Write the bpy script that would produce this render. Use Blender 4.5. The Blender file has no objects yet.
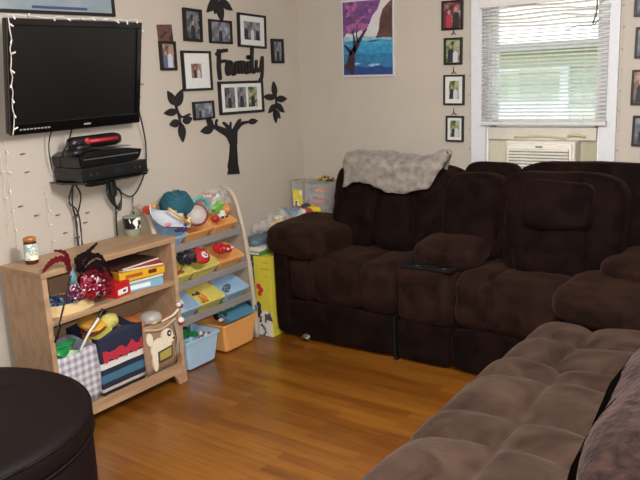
import bpy, bmesh, math, random
from mathutils import Vector, Matrix, noise, Euler
random.seed(7)
S = bpy.context.scene
COL = S.collection
PI = math.pi

# ------------------------------------------------------------------ colour + materials
def lin(c):
    if isinstance(c, str):
        c = c.lstrip('#'); c = [int(c[i:i+2], 16)/255 for i in (0, 2, 4)]
    return tuple((x/12.92 if x <= .04045 else ((x+.055)/1.055)**2.4) for x in c) + (1.0,)

_mc = {}
def mat(hexc, rough=.6, metal=0., spec=.5, sheen=0., trans=0., alpha=1., emit=0., noise_amt=0., noise_scale=30., bump=0., bump_scale=200., coat=0., name=None):
    key = (hexc, rough, metal, spec, sheen, trans, alpha, emit, noise_amt, noise_scale, bump, bump_scale, coat)
    if key in _mc: return _mc[key]
    m = bpy.data.materials.new(name or 'surface_' + hexc.strip('#'))
    m.use_nodes = True
    nt = m.node_tree; b = nt.nodes['Principled BSDF']
    base = lin(hexc)
    b.inputs['Base Color'].default_value = base
    b.inputs['Roughness'].default_value = rough
    b.inputs['Metallic'].default_value = metal
    b.inputs['Specular IOR Level'].default_value = spec
    b.inputs['Sheen Weight'].default_value = sheen
    b.inputs['Transmission Weight'].default_value = trans
    b.inputs['Alpha'].default_value = alpha
    b.inputs['Coat Weight'].default_value = coat
    if emit:
        b.inputs['Emission Color'].default_value = base
        b.inputs['Emission Strength'].default_value = emit
    tc = nt.nodes.new('ShaderNodeTexCoord')
    n = nt.nodes.new('ShaderNodeTexNoise'); n.inputs['Scale'].default_value = noise_scale; n.inputs['Detail'].default_value = 4
    nt.links.new(tc.outputs['Object'], n.inputs['Vector'])
    mr = nt.nodes.new('ShaderNodeMapRange')
    a = noise_amt if noise_amt else .04
    mr.inputs['From Min'].default_value = .25; mr.inputs['From Max'].default_value = .75
    mr.inputs['To Min'].default_value = 1-a; mr.inputs['To Max'].default_value = 1+a
    nt.links.new(n.outputs['Fac'], mr.inputs['Value'])
    vm = nt.nodes.new('ShaderNodeVectorMath'); vm.operation = 'SCALE'
    vm.inputs[0].default_value = base[:3]
    nt.links.new(mr.outputs['Result'], vm.inputs['Scale'])
    nt.links.new(vm.outputs['Vector'], b.inputs['Base Color'])
    if bump:
        n2 = nt.nodes.new('ShaderNodeTexNoise'); n2.inputs['Scale'].default_value = bump_scale
        nt.links.new(tc.outputs['Object'], n2.inputs['Vector'])
        bp = nt.nodes.new('ShaderNodeBump'); bp.inputs['Strength'].default_value = bump; bp.inputs['Distance'].default_value = .004
        nt.links.new(n2.outputs['Fac'], bp.inputs['Height']); nt.links.new(bp.outputs['Normal'], b.inputs['Normal'])
    _mc[key] = m
    return m

def ramp_mat(name, kind, scale, stops, rough=.6, vec_scale=(1, 1, 1), rot=(0, 0, 0), interp='LINEAR', coat=0., detail=3, distort=0., bump=0., coord='Object', sheen=0.):
    m = bpy.data.materials.new(name); m.use_nodes = True
    nt = m.node_tree; b = nt.nodes['Principled BSDF']
    tc = nt.nodes.new('ShaderNodeTexCoord'); mp = nt.nodes.new('ShaderNodeMapping')
    mp.inputs['Scale'].default_value = vec_scale; mp.inputs['Rotation'].default_value = rot
    nt.links.new(tc.outputs[coord], mp.inputs['Vector'])
    if kind == 'noise':
        t = nt.nodes.new('ShaderNodeTexNoise'); t.inputs['Scale'].default_value = scale; t.inputs['Detail'].default_value = detail; t.inputs['Distortion'].default_value = distort
        out = t.outputs['Fac']
    elif kind == 'voronoi':
        t = nt.nodes.new('ShaderNodeTexVoronoi'); t.inputs['Scale'].default_value = scale
        sep = nt.nodes.new('ShaderNodeSeparateColor'); nt.links.new(t.outputs['Color'], sep.inputs[0]); out = sep.outputs[0]
    else:
        t = nt.nodes.new('ShaderNodeTexWave'); t.inputs['Scale'].default_value = scale; t.inputs['Distortion'].default_value = distort
        out = t.outputs['Fac']
    nt.links.new(mp.outputs['Vector'], t.inputs['Vector'])
    r = nt.nodes.new('ShaderNodeValToRGB'); r.color_ramp.interpolation = interp
    e = r.color_ramp.elements
    while len(e) < len(stops): e.new(.5)
    for i, (p, c) in enumerate(stops):
        e[i].position = p; e[i].color = lin(c)
    nt.links.new(out, r.inputs['Fac']); nt.links.new(r.outputs['Color'], b.inputs['Base Color'])
    b.inputs['Roughness'].default_value = rough; b.inputs['Coat Weight'].default_value = coat
    b.inputs['Sheen Weight'].default_value = sheen
    if bump:
        bp = nt.nodes.new('ShaderNodeBump'); bp.inputs['Strength'].default_value = bump; bp.inputs['Distance'].default_value = .003
        nt.links.new(out, bp.inputs['Height']); nt.links.new(bp.outputs['Normal'], b.inputs['Normal'])
    return m

def velvet(name, dark, light, sheen_hex, sheen=.6, scale=6., bump=.35, bumpscale=60.):
    """plush pile: brushed patches of nap, soft sheen, creases"""
    m = bpy.data.materials.new(name); m.use_nodes = True
    nt = m.node_tree; b = nt.nodes['Principled BSDF']
    g = nt.nodes.new('ShaderNodeNewGeometry')
    n = nt.nodes.new('ShaderNodeTexNoise'); n.inputs['Scale'].default_value = scale; n.inputs['Detail'].default_value = 5; n.inputs['Distortion'].default_value = .8
    nt.links.new(g.outputs['Position'], n.inputs['Vector'])
    r = nt.nodes.new('ShaderNodeValToRGB')
    r.color_ramp.elements[0].position = .32; r.color_ramp.elements[0].color = lin(dark)
    r.color_ramp.elements[1].position = .72; r.color_ramp.elements[1].color = lin(light)
    nt.links.new(n.outputs['Fac'], r.inputs['Fac']); nt.links.new(r.outputs['Color'], b.inputs['Base Color'])
    b.inputs['Roughness'].default_value = .85; b.inputs['Specular IOR Level'].default_value = .06
    b.inputs['Sheen Weight'].default_value = sheen; b.inputs['Sheen Roughness'].default_value = .45
    b.inputs['Sheen Tint'].default_value = lin(sheen_hex)
    n2 = nt.nodes.new('ShaderNodeTexNoise'); n2.inputs['Scale'].default_value = bumpscale; n2.inputs['Detail'].default_value = 3
    nt.links.new(g.outputs['Position'], n2.inputs['Vector'])
    bp = nt.nodes.new('ShaderNodeBump'); bp.inputs['Strength'].default_value = bump; bp.inputs['Distance'].default_value = .006
    nt.links.new(n2.outputs['Fac'], bp.inputs['Height']); nt.links.new(bp.outputs['Normal'], b.inputs['Normal'])
    return m

# ------------------------------------------------------------------ objects
def tag(o, label=None, cat=None, group=None, kind=None):
    if label: o['label'] = label
    if cat: o['category'] = cat
    if group: o['group'] = group
    if kind: o['kind'] = kind
    return o

def thing(name, loc, label, cat, group=None, rz=0.):
    o = bpy.data.objects.new(name, None); COL.objects.link(o)
    o.empty_display_size = .05
    o.location = loc; o.rotation_euler = (0, 0, rz)
    return tag(o, label, cat, group)

def obj(name, bm, mats, parent=None, loc=(0, 0, 0), rot=(0, 0, 0), smooth=False, world=True):
    """link bm as one mesh; when parented, coordinates in bm are world coordinates if world"""
    me = bpy.data.meshes.new(name)
    bmesh.ops.recalc_face_normals(bm, faces=bm.faces[:])
    bm.to_mesh(me); bm.free()
    if smooth:
        for p in me.polygons: p.use_smooth = True
    if not isinstance(mats, (list, tuple)): mats = [mats]
    for m in mats: me.materials.append(m)
    o = bpy.data.objects.new(name, me); COL.objects.link(o)
    o.location = loc; o.rotation_euler = rot
    if parent is not None:
        o.parent = parent
        if world:
            o.matrix_parent_inverse = wm(parent).inverted()
    return o

def wm(o):
    M = Matrix.LocRotScale(o.location, o.rotation_euler, o.scale)
    if o.parent: M = wm(o.parent) @ o.matrix_parent_inverse @ M
    return M

def xf(bm, vs, M):
    for v in vs: v.co = M @ v.co

def box(bm, c, s, M=None, bev=0., mi=0, seg=2):
    """c centre, s full sizes"""
    t = bmesh.new()
    bmesh.ops.create_cube(t, size=1.)
    for v in t.verts: v.co = Vector((v.co.x*s[0], v.co.y*s[1], v.co.z*s[2]))
    if bev: bmesh.ops.bevel(t, geom=t.edges[:], offset=min(bev, min(s)*.45), segments=seg, affect='EDGES', profile=.6)
    R = Matrix.Translation(c)
    if M is not None: R = R @ M
    xf(t, t.verts, R)
    merge(bm, t, mi)

def merge(bm, t, mi=0):
    mp = {}
    for v in t.verts: mp[v] = bm.verts.new(v.co)
    for f in t.faces:
        try:
            g = bm.faces.new([mp[v] for v in f.verts]); g.material_index = mi if mi is not None else f.material_index; g.smooth = f.smooth
        except ValueError: pass
    t.free()

def bx(a, b, **k):
    """box between two corners as a new bmesh"""
    bm = bmesh.new(); bxa(bm, a, b, **k); return bm
def bxa(bm, a, b, **k):
    c = [(a[i]+b[i])/2 for i in range(3)]; s = [abs(b[i]-a[i]) for i in range(3)]
    box(bm, c, s, **k)

def prism(bm, pts, axis, a, b, mi=0):
    """extrude a 2-D outline; axis 'x' -> pts are (y,z), 'y' -> (x,z), 'z' -> (x,y)"""
    def P(p, t):
        return Vector((t, p[0], p[1])) if axis == 'x' else Vector((p[0], t, p[1])) if axis == 'y' else Vector((p[0], p[1], t))
    A = [bm.verts.new(P(p, a)) for p in pts]; B = [bm.verts.new(P(p, b)) for p in pts]
    n = len(pts)
    fs = [bm.faces.new(A[::-1]), bm.faces.new(B)]
    for i in range(n): fs.append(bm.faces.new((A[i], A[(i+1) % n], B[(i+1) % n], B[i])))
    for f in fs: f.material_index = mi

def lathe(bm, prof, c=(0, 0, 0), n=28, mi=0, M=None, cap=True):
    rings = []
    for r, z in prof:
        ring = []
        for k in range(n):
            a = 2*PI*k/n; v = Vector((r*math.cos(a), r*math.sin(a), z))
            if M is not None: v = M @ v
            ring.append(bm.verts.new(v+Vector(c)))
        rings.append(ring)
    for i in range(len(rings)-1):
        for k in range(n):
            f = bm.faces.new((rings[i][k], rings[i][(k+1) % n], rings[i+1][(k+1) % n], rings[i+1][k])); f.material_index = mi; f.smooth = True
    if cap:
        f = bm.faces.new(rings[0][::-1]); f.material_index = mi
        f = bm.faces.new(rings[-1]); f.material_index = mi

def catmull(pts, sub=6):
    pts = [Vector(p) for p in pts]
    if len(pts) < 3: return pts
    P = [pts[0]*2-pts[1]]+pts+[pts[-1]*2-pts[-2]]; out = []
    for i in range(1, len(P)-2):
        for k in range(sub):
            t = k/sub
            out.append(.5*((2*P[i])+(P[i+1]-P[i-1])*t+(2*P[i-1]-5*P[i]+4*P[i+1]-P[i+2])*t*t+(3*P[i]-P[i-1]-3*P[i+1]+P[i+2])*t**3))
    out.append(pts[-1]); return out

def tube(bm, pts, r, n=8, smooth=True, mi=0, sub=6, flat=1.):
    pts = catmull(pts, sub) if smooth else [Vector(p) for p in pts]
    rr = r if callable(r) else (lambda t: r)
    rings = []; up = Vector((0, 0, 1)); N = len(pts)
    for i, p in enumerate(pts):
        d = (pts[min(i+1, N-1)]-pts[max(i-1, 0)]).normalized()
        a = d.cross(up)
        if a.length < .05: a = d.cross(Vector((1, 0, 0)))
        a.normalize(); b = a.cross(d).normalized(); q = rr(i/(N-1))
        rings.append([bm.verts.new(p+a*math.cos(2*PI*k/n)*q+b*math.sin(2*PI*k/n)*q*flat) for k in range(n)])
    for i in range(N-1):
        for k in range(n):
            f = bm.faces.new((rings[i][k], rings[i][(k+1) % n], rings[i+1][(k+1) % n], rings[i+1][k])); f.smooth = True; f.material_index = mi
    for R_ in (rings[0][::-1], rings[-1]):
        f = bm.faces.new(R_); f.material_index = mi

def puff(bm, c, s, n=4., rot=(0, 0, 0), res=14, wob=.012, wscale=4., seed=0., mi=0, fn=None):
    """stuffed upholstery block: a rounded, slightly uneven superellipsoid. s = half sizes"""
    t = bmesh.new()
    bmesh.ops.create_cube(t, size=2.)
    bmesh.ops.subdivide_edges(t, edges=t.edges[:], cuts=res, use_grid_fill=True)
    M = Matrix.Translation(c) @ Euler(rot).to_matrix().to_4x4()
    for v in t.verts:
        p = v.co.copy()
        # spread samples towards the rounded edges
        p = Vector([math.copysign(abs(q)**.85, q) for q in p])
        k = (abs(p.x)**n+abs(p.y)**n+abs(p.z)**n)**(1/n)
        p = p/k
        if fn: p = fn(p)
        q = Vector((p.x*s[0], p.y*s[1], p.z*s[2]))
        w = M @ q
        d = noise.noise(w*wscale+Vector((seed, seed*1.7, 0)))*wob + noise.noise(w*wscale*3.1+Vector((seed, 0, 3)))*wob*.4
        nn = Vector((p.x/s[0], p.y/s[1], p.z/s[2]))
        if nn.length > 0: nn.normalize()
        v.co = M @ (q+nn*d)
    for f in t.faces: f.smooth = True
    merge(bm, t, mi)

def blob(bm, c, s, mi=0, n=2., seed=0., wob=.0, rot=(0, 0, 0), res=5):
    puff(bm, c, s, n=n, rot=rot, res=res, wob=wob, wscale=30., seed=seed, mi=mi)

def leaf2d(cx, cz, L, W, ang, k=7):
    pts = []
    for i in range(k+1):
        t = i/k; pts.append((t*L, W*math.sin(PI*t**.85)))
    for i in range(k-1, 0, -1):
        t = i/k; pts.append((t*L, -W*math.sin(PI*t**.85)))
    ca, sa = math.cos(ang), math.sin(ang)
    return [(cx+x*ca-y*sa, cz+x*sa+y*ca) for x, y in pts]

def ribbon2d(pts, w):
    """outline polygon of a stroke with rounded tips, widths may vary"""
    P = [Vector(p) for p in catmull([(p[0], p[1], 0) for p in pts], 5)]
    n = len(P); L = []; R_ = []
    for i, p in enumerate(P):
        d = (P[min(i+1, n-1)]-P[max(i-1, 0)]).normalized(); a = Vector((-d.y, d.x, 0))
        t = i/(n-1); q = (w(t) if callable(w) else w)/2
        L.append(p+a*q); R_.append(p-a*q)
    return L, R_, P
def stroke(bm, pts, w, axis, a, b, mi=0):
    L, R_, P = ribbon2d(pts, w)
    for i in range(len(L)-1):
        prism(bm, [(L[i].x, L[i].y), (L[i+1].x, L[i+1].y), (R_[i+1].x, R_[i+1].y), (R_[i].x, R_[i].y)], axis, a, b, mi)
    for e, q in ((0, w(0) if callable(w) else w), (-1, w(1) if callable(w) else w)):
        prism(bm, [(P[e].x+q/2*math.cos(2*PI*k/10), P[e].y+q/2*math.sin(2*PI*k/10)) for k in range(10)], axis, a+.0001, b+.0001, mi)

# ------------------------------------------------------------------ materials used often
M_black = mat('#141110', .5, noise_amt=.1)
M_blackgloss = mat('#0b0b0c', .18, spec=.5)
M_vin = mat('#0d0c0c', .45)
M_white = mat('#d9d5cd', .5)
M_wood = ramp_mat('shelf_laminate', 'noise', 3., [(.3, '#97795b'), (.55, '#a98868'), (.75, '#b59575')], rough=.5, vec_scale=(6, 1, 14), detail=6)
M_wood2 = ramp_mat('shelf_laminate_front', 'noise', 3., [(.3, '#9f7f60'), (.6, '#b59473')], rough=.45, vec_scale=(14, 1, 6), detail=6)
VEL = velvet('chocolate_velvet', '#0b0605', '#1d100c', '#8f6353', sheen=.13, scale=9.)
VEL2 = velvet('chocolate_velvet_seat', '#160c09', '#2b1a14', '#94705f', sheen=.19, scale=9.)

# ------------------------------------------------------------------ SETTING
RX, RY0, HZ = 4.6, -5.4, 2.44
def struct(name, bm, m, parent=None, **k):
    o = obj(name, bm, m, parent, **k)
    if parent is None: o['kind'] = 'structure'
    return o

# floor: oiled oak strips running along the back wall
mf = bpy.data.materials.new('oak_strip_floor'); mf.use_nodes = True
nt = mf.node_tree; b = nt.nodes['Principled BSDF']
tc = nt.nodes.new('ShaderNodeTexCoord')
br = nt.nodes.new('ShaderNodeTexBrick')
br.inputs['Scale'].default_value = 1.; br.inputs['Brick Width'].default_value = .82; br.inputs['Row Height'].default_value = .058
br.inputs['Mortar Size'].default_value = .0011; br.inputs['Mortar Smooth'].default_value = .3; br.offset = .37; br.inputs['Bias'].default_value = 0
br.inputs['Color1'].default_value = lin('#6b6b6b'); br.inputs['Color2'].default_value = lin('#b5b5b5'); br.inputs['Mortar'].default_value = lin('#404040')
nt.links.new(tc.outputs['Object'], br.inputs['Vector'])
mp = nt.nodes.new('ShaderNodeMapping'); mp.inputs['Scale'].default_value = (1.6, 34, 1)
nt.links.new(tc.outputs['Object'], mp.inputs['Vector'])
gn = nt.nodes.new('ShaderNodeTexNoise'); gn.inputs['Scale'].default_value = 2.; gn.inputs['Detail'].default_value = 6; gn.inputs['Distortion'].default_value = .5
nt.links.new(mp.outputs['Vector'], gn.inputs['Vector'])
mx = nt.nodes.new('ShaderNodeMix'); mx.data_type = 'FLOAT'; mx.inputs[0].default_value = .42
sp = nt.nodes.new('ShaderNodeSeparateColor'); nt.links.new(br.outputs['Color'], sp.inputs[0])
nt.links.new(sp.outputs[0], mx.inputs[2]); nt.links.new(gn.outputs['Fac'], mx.inputs[3])
rp = nt.nodes.new('ShaderNodeValToRGB')
e = rp.color_ramp.elements
e[0].position = .1; e[0].color = lin('#3a1f08'); e[1].position = .62; e[1].color = lin('#94601f')
q = e.new(.3); q.color = lin('#6a3c0e')
nt.links.new(mx.outputs[0], rp.inputs['Fac']); nt.links.new(rp.outputs['Color'], b.inputs['Base Color'])
b.inputs['Roughness'].default_value = .3; b.inputs['Coat Weight'].default_value = .25; b.inputs['Coat Roughness'].default_value = .2
struct('floor', bx((0, RY0, -.06), (RX, 0, 0)), mf)

# painted walls, faint roller mottling
M_wall = mat('#b7ad9f', .75, noise_amt=.03, noise_scale=3., bump=.08, bump_scale=90., name='tan_wall_paint')
M_ceil = mat('#d8d3c8', .9)
M_trim = mat('#cfd0d3', .4, name='white_trim_paint')
struct('wall_left', bx((-.12, RY0, 0), (0, .12, HZ)), M_wall)
# back wall with window opening
WX0, WX1, WZ0, WZ1 = 1.43, 2.11, .92, 2.03
bm = bmesh.new()
bxa(bm, (0, 0, 0), (WX0, .14, HZ)); bxa(bm, (WX1, 0, 0), (RX, .14, HZ))
bxa(bm, (WX0, 0, 0), (WX1, .14, WZ0)); bxa(bm, (WX0, 0, WZ1), (WX1, .14, HZ))
struct('wall_back', bm, M_wall)
struct('wall_right', bx((RX, RY0, 0), (RX+.12, .12, HZ)), M_wall)
struct('wall_front', bx((-.12, RY0-.12, 0), (RX+.12, RY0, HZ)), M_wall)
struct('ceiling', bx((-.12, RY0-.12, HZ), (RX+.12, .14, HZ+.1)), M_ceil)
bm = bmesh.new(); bxa(bm, (0, RY0, 0), (.015, -.001, .11), bev=.004)
struct('baseboard_left', bm, M_trim)
bm = bmesh.new(); bxa(bm, (.016, -.015, 0), (RX, 0, .11), bev=.004)
struct('baseboard_back', bm, M_trim)

# window: casing, sashes, glass
bm = bmesh.new()
bxa(bm, (1.335, -.022, WZ0-.1), (WX0, 0, WZ1+.1), bev=.004)
bxa(bm, (WX1, -.022, WZ0-.1), (2.2, 0, WZ1+.1), bev=.004)
bxa(bm, (WX0, -.022, WZ1), (WX1, 0, WZ1+.1), bev=.004)
bxa(bm, (1.31, -.06, WZ0-.03), (2.225, 0, WZ0), bev=.006)
bxa(bm, (1.335, -.018, WZ0-.1), (2.2, 0, WZ0-.03))
win = struct('window_1', bm, M_trim)
M_sash = mat('#e4e4df', .4)
M_glass = mat('#f4faf6', .02, spec=.4, trans=1., alpha=.25)
bm = bmesh.new()
for x0, x1 in ((WX0, WX0+.045), (WX1-.045, WX1)): bxa(bm, (x0, .05, 1.27), (x1, .085, WZ1), bev=.003)
bxa(bm, (WX0, .05, 1.27), (WX1, .085, 1.315), bev=.003)
bxa(bm, (WX0, .03, 1.72), (WX1, .075, 1.765), bev=.003)
bxa(bm, (WX0, .05, WZ1-.04), (WX1, .085, WZ1), bev=.003)
obj('sash', bm, M_sash, win)
g = obj('pane', bx((WX0+.04, .064, 1.31), (WX1-.04, .068, WZ1-.03)), M_glass, win)
obj('jamb', (lambda t: (bxa(t, (WX0-.0, -.0, WZ0), (WX0+.012, .14, WZ1)), bxa(t, (WX1-.012, 0, WZ0), (WX1, .14, WZ1)), t)[-1])(bmesh.new()), M_sash, win)

# venetian blind
bl = thing('window_blind', (1.77, -.045, 1.9), 'white horizontal slat blind lowered over the upper window, top slats bent', 'blind')
bm = bmesh.new(); bxa(bm, (1.405, -.065, 1.975), (2.16, -.028, 2.02), bev=.004)
obj('headrail', bm, mat('#cfcac6', .4), bl)
M_slat = mat('#d6d6d0', .45)
nsl = 31
zz = [1.322+(1.965-1.322)*i/(nsl-1) for i in range(nsl)]
bm = bmesh.new()
for i, z in enumerate(zz):
    tilt = math.radians(20+random.uniform(-2, 2)); bent = z > 1.85
    if bent: tilt = math.radians(34+random.uniform(-6, 6))
    nseg = 10; rows = []
    for k in range(nseg+1):
        x = 1.418+(2.15-1.418)*k/nseg; rr = []
        lift = 0
        if bent: lift = .004*math.sin(k*.9+i)+(-.010 if k > 7 and i % 2 else 0)
        for j in range(4):
            t = j/3-.5; y = -.046+t*.025*math.cos(tilt); h = z+t*.025*math.sin(tilt)*1. + .0015*(1-4*t*t)+lift
            rr.append(bm.verts.new((x, y, h)))
        rows.append(rr)
    for k in range(nseg):
        for j in range(3):
            f = bm.faces.new((rows[k][j], rows[k+1][j], rows[k+1][j+1], rows[k][j+1])); f.smooth = True
sl = obj('slat', bm, M_slat, bl)
sl.modifiers.new('t', 'SOLIDIFY').thickness = .0012
bm = bmesh.new(); bxa(bm, (1.413, -.06, 1.288), (2.155, -.03, 1.312), bev=.004)
obj('bottom_rail', bm, mat('#cbc8c2', .45), bl)
bm = bmesh.new()
for x in (1.53, 1.77, 2.03):
    tube(bm, [(x, -.06, 1.97), (x, -.06, 1.3)], .0012, n=5, smooth=False)
    tube(bm, [(x, -.032, 1.97), (x, -.032, 1.3)], .0012, n=5, smooth=False)
obj('ladder_cord', bm, M_white, bl)
bm = bmesh.new(); tube(bm, [(2.09, -.07, 1.975), (2.088, -.075, 1.90), (2.07, -.072, 1.84)], .005, n=8)
tube(bm, [(1.93, -.07, 1.818), (2.0, -.074, 1.836), (2.07, -.072, 1.832), (2.10, -.07, 1.86)], .003, n=6)
obj('tilt_wand', bm, mat('#4f5148', .3), bl)

# air conditioner
ac = thing('air_conditioner', (1.79, -.08, WZ0), 'cream window air conditioner with side panels sitting in the lower window', 'air conditioner')
M_ac = mat('#cfcabb', .45); M_acd = mat('#77736a', .6)
bm = bmesh.new(); bxa(bm, (1.585, -.085, WZ0+.002), (2.0, .3, 1.20), bev=.012, seg=3); obj('body', bm, M_ac, ac)
bm = bmesh.new(); bxa(bm, (1.6, -.100, .945), (1.985, -.080, 1.185), bev=.008, seg=3); fr = obj('front_panel', bm, mat('#dad6c9', .4), ac)
bm = bmesh.new(); bxa(bm, (1.615, -.1015, 1.012), (1.97, -.099, 1.155)); obj('vent_recess', bm, M_acd, fr)
bm = bmesh.new()
for i in range(8): box(bm, (1.7925, -.106, 1.02+i*.0182), (.352, .012, .0085), M=Matrix.Rotation(.5, 4, 'X'), bev=.001)
obj('grille', bm, mat('#dcd9cd', .4), fr)
bm = bmesh.new(); bxa(bm, (1.775, -.102, 1.163), (1.815, -.099, 1.172)); obj('badge', bm, mat('#6b6a66', .3, metal=.6), fr)
for sx, x0, x1 in ((-1, 1.445, 1.582), (1, 2.003, 2.095)):
    bm = bmesh.new(); n = 7
    for i in range(n):
        a = x0+(x1-x0)*i/n; c = x0+(x1-x0)*(i+1)/n; m = (a+c)/2
        prism(bm, [(a, .02), (m, -.005), (c, .02), (c, .028), (m, .003), (a, .028)], 'z', WZ0+.004, 1.245)
    obj('accordion_panel', bm, mat('#d8d3bd', .5), ac)
bm = bmesh.new(); bxa(bm, (1.445, -.02, 1.20), (2.095, .045, 1.272), bev=.003); obj('top_rail', bm, mat('#c5beb0', .5), ac)
bm = bmesh.new()
tube(bm, [(1.94, -.03, 1.225), (1.97, -.035, 1.232), (2.02, -.035, 1.228), (2.04, -.03, 1.222)], .008)
tube(bm, [(1.62, -.03, 1.215), (1.8, -.03, 1.222), (1.93, -.03, 1.212)], .005)
obj('foam_seal', bm, mat('#b8ac86', .8), ac)

# what the window looks out on
gr = struct('ground', bx((-8, .3, -.5), (12, 14, -.4)), ramp_mat('lawn', 'noise', 8, [(.3, '#4c6339'), (.7, '#7e8f58')], .9))
nh = thing('neighbour_house', (1.2, 6, -.4), 'pale green sided house with white trim seen through the blind', 'house')
M_sid = ramp_mat('pale_siding', 'wave', 1.6, [(0, '#8d957a'), (.2, '#b6bda0'), (1, '#c0c7ab')], .6, rot=(0, PI/2, 0))
obj('wall', bx((-4.2, 4.6, -.4), (4.5, 8, 2.1)), M_sid, nh)
bm = bmesh.new(); prism(bm, [(3.95, 1.90), (8.5, 1.90), (8.5, 3.6), (6.2, 3.6), (3.95, 1.98)], 'x', -4.4, 4.7); obj('roof', bm, mat('#b8ac98', .8, noise_amt=.2, noise_scale=12), nh)
bm = bmesh.new(); prism(bm, [(3.9, 1.86), (3.95, 1.86), (3.95, 2.0), (3.9, 2.0)], 'x', -4.4, 4.7); obj('gutter', bm, mat('#e6e8e4', .5), nh)
bm = bmesh.new(); bxa(bm, (-.6, 4.52, 1.53), (.52, 4.6, 1.60)); bxa(bm, (.42, 4.52, .3), (.52, 4.6, 1.53)); obj('door_trim', bm, mat('#f2f2f0', .6), nh)
bm = bmesh.new(); bxa(bm, (-.6, 4.56, .2), (.42, 4.6, 1.19)); obj('door', bm, mat('#f6f6f4', .5), nh)
hd = bmesh.new()
for i in range(24):
    blob(hd, (random.uniform(-7, -3.2), random.uniform(3.2, 4.2), random.uniform(-.2, .6)), (.5, .4, .45), n=2, wob=.1, seed=i, res=6)
tag(obj('hedge', hd, ramp_mat('hedge_leaves', 'noise', 14, [(.35, '#3f5632'), (.65, '#8a9d72')], .8), smooth=True), 'green hedge standing outside beside the pale neighbouring house', 'hedge')

# ------------------------------------------------------------------ WALL COLLAGE
# small photo prints: mottled backdrop and simple figures
def photo_mat(name, cols, scale=26.):
    n = len(cols)
    return ramp_mat(name, 'noise', scale, [(.3+.4*i/(n-1), c) for i, c in enumerate(cols)], rough=.35, detail=2, distort=.6)
P_dark = photo_mat('photo_dark', ['#1b1a1d', '#46464a', '#78777a', '#262427'])
P_gray = photo_mat('photo_gray', ['#3b3d42', '#6d7075', '#9a9ca0'])
P_green = photo_mat('photo_green', ['#27381d', '#5f7a3c', '#a9a889', '#4f5038'])
P_warm = photo_mat('photo_warm', ['#4d3a33', '#8a6a58', '#b9a596'])
P_red = photo_mat('photo_red', ['#3a2a2a', '#742f38', '#9c9187'])
M_fr = mat('#120f0f', .45); M_mat = mat('#cfcfca', .8)
skin = mat('#ab8873', .6); skin_gray = mat('#8f8a86', .6); F_d = mat('#26262b', .6); F_l = mat('#b9bcc2', .6); F_b = mat('#53617c', .6); F_r = mat('#a5303c', .6)

def frame(name, wall, u, z, w, h, rot, border, mats_photo, label, wins=None, matte=True, group=None, figs=1, figm=None, depth=.02, cat='picture frame'):
    """framed print hung flat on a wall: wall 'x' = left wall, 'y' = back wall. u along the wall."""
    t = bpy.data.objects.new(name, None); COL.objects.link(t); tag(t, label, cat, group)
    # local space: X right, Z up, -Y out of wall
    if wall == 'x': t.rotation_euler = (0, 0, PI/2); t.location = (.002, u, z)
    else: t.location = (u, -.002, z)
    R = Matrix.Rotation(math.radians(-rot), 4, 'Y')
    def put(nm, bm, m, par=t):
        xf(bm, bm.verts, R)
        o = obj(nm, bm, m, None)
        o.parent = par
        return o
    bm = bmesh.new(); W, H_ = w/2, h/2
    for a, b_ in (((-W, -depth, -H_), (-W+border, 0, H_)), ((W-border, -depth, -H_), (W, 0, H_)),
                  ((-W+border, -depth, H_-border), (W-border, 0, H_)), ((-W+border, -depth, -H_), (W-border, 0, -H_+border))):
        bxa(bm, a, b_, bev=.002)
    fo = put('frame', bm, M_fr)
    if matte:
        put('mat_board', bx((-W+border, -depth*.5, -H_+border), (W-border, -.001, H_-border)), M_mat)
    wins = wins or [(0, 0, w-2*border, h-2*border)]
    for i, (cx, cz, pw, ph) in enumerate(wins):
        pm = mats_photo[i % len(mats_photo)]
        bm = bmesh.new(); y = -depth*.5-.001 if matte else -depth*.5
        bxa(bm, (cx-pw/2, y, cz-ph/2), (cx+pw/2, y+.003, cz+ph/2))
        rnd = random.Random(hash_(label)+i)
        for k in range(figs):
            fx = cx+(k-(figs-1)/2)*pw*.34+rnd.uniform(-.04, .04)*pw; s = ph*rnd.uniform(.75, .95)
            yy = y-.0006*(k+1)
            mi = 1+k % 2
            prism(bm, [(fx-.16*s, cz-ph*.49), (fx+.16*s, cz-ph*.49), (fx+.15*s, cz-ph*.5+.55*s), (fx+.06*s, cz-ph*.5+.66*s), (fx-.06*s, cz-ph*.5+.66*s), (fx-.15*s, cz-ph*.5+.55*s)], 'y', yy, yy+.0005, mi)
            prism(bm, [(fx+.085*s*math.cos(a*PI/5), cz-ph*.5+.76*s+(.11*s*math.sin(a*PI/5))) for a in range(10)], 'y', yy-.0003, yy+.0002, 3)
        fm = figm or (F_d, F_l)
        put('photograph', bm, [pm, fm[0], fm[1], skin if pm in (P_warm, P_red, P_green) else skin_gray])
    return t
def hash_(s): return sum((i+1)*ord(c) for i, c in enumerate(s)) % 9973

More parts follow.
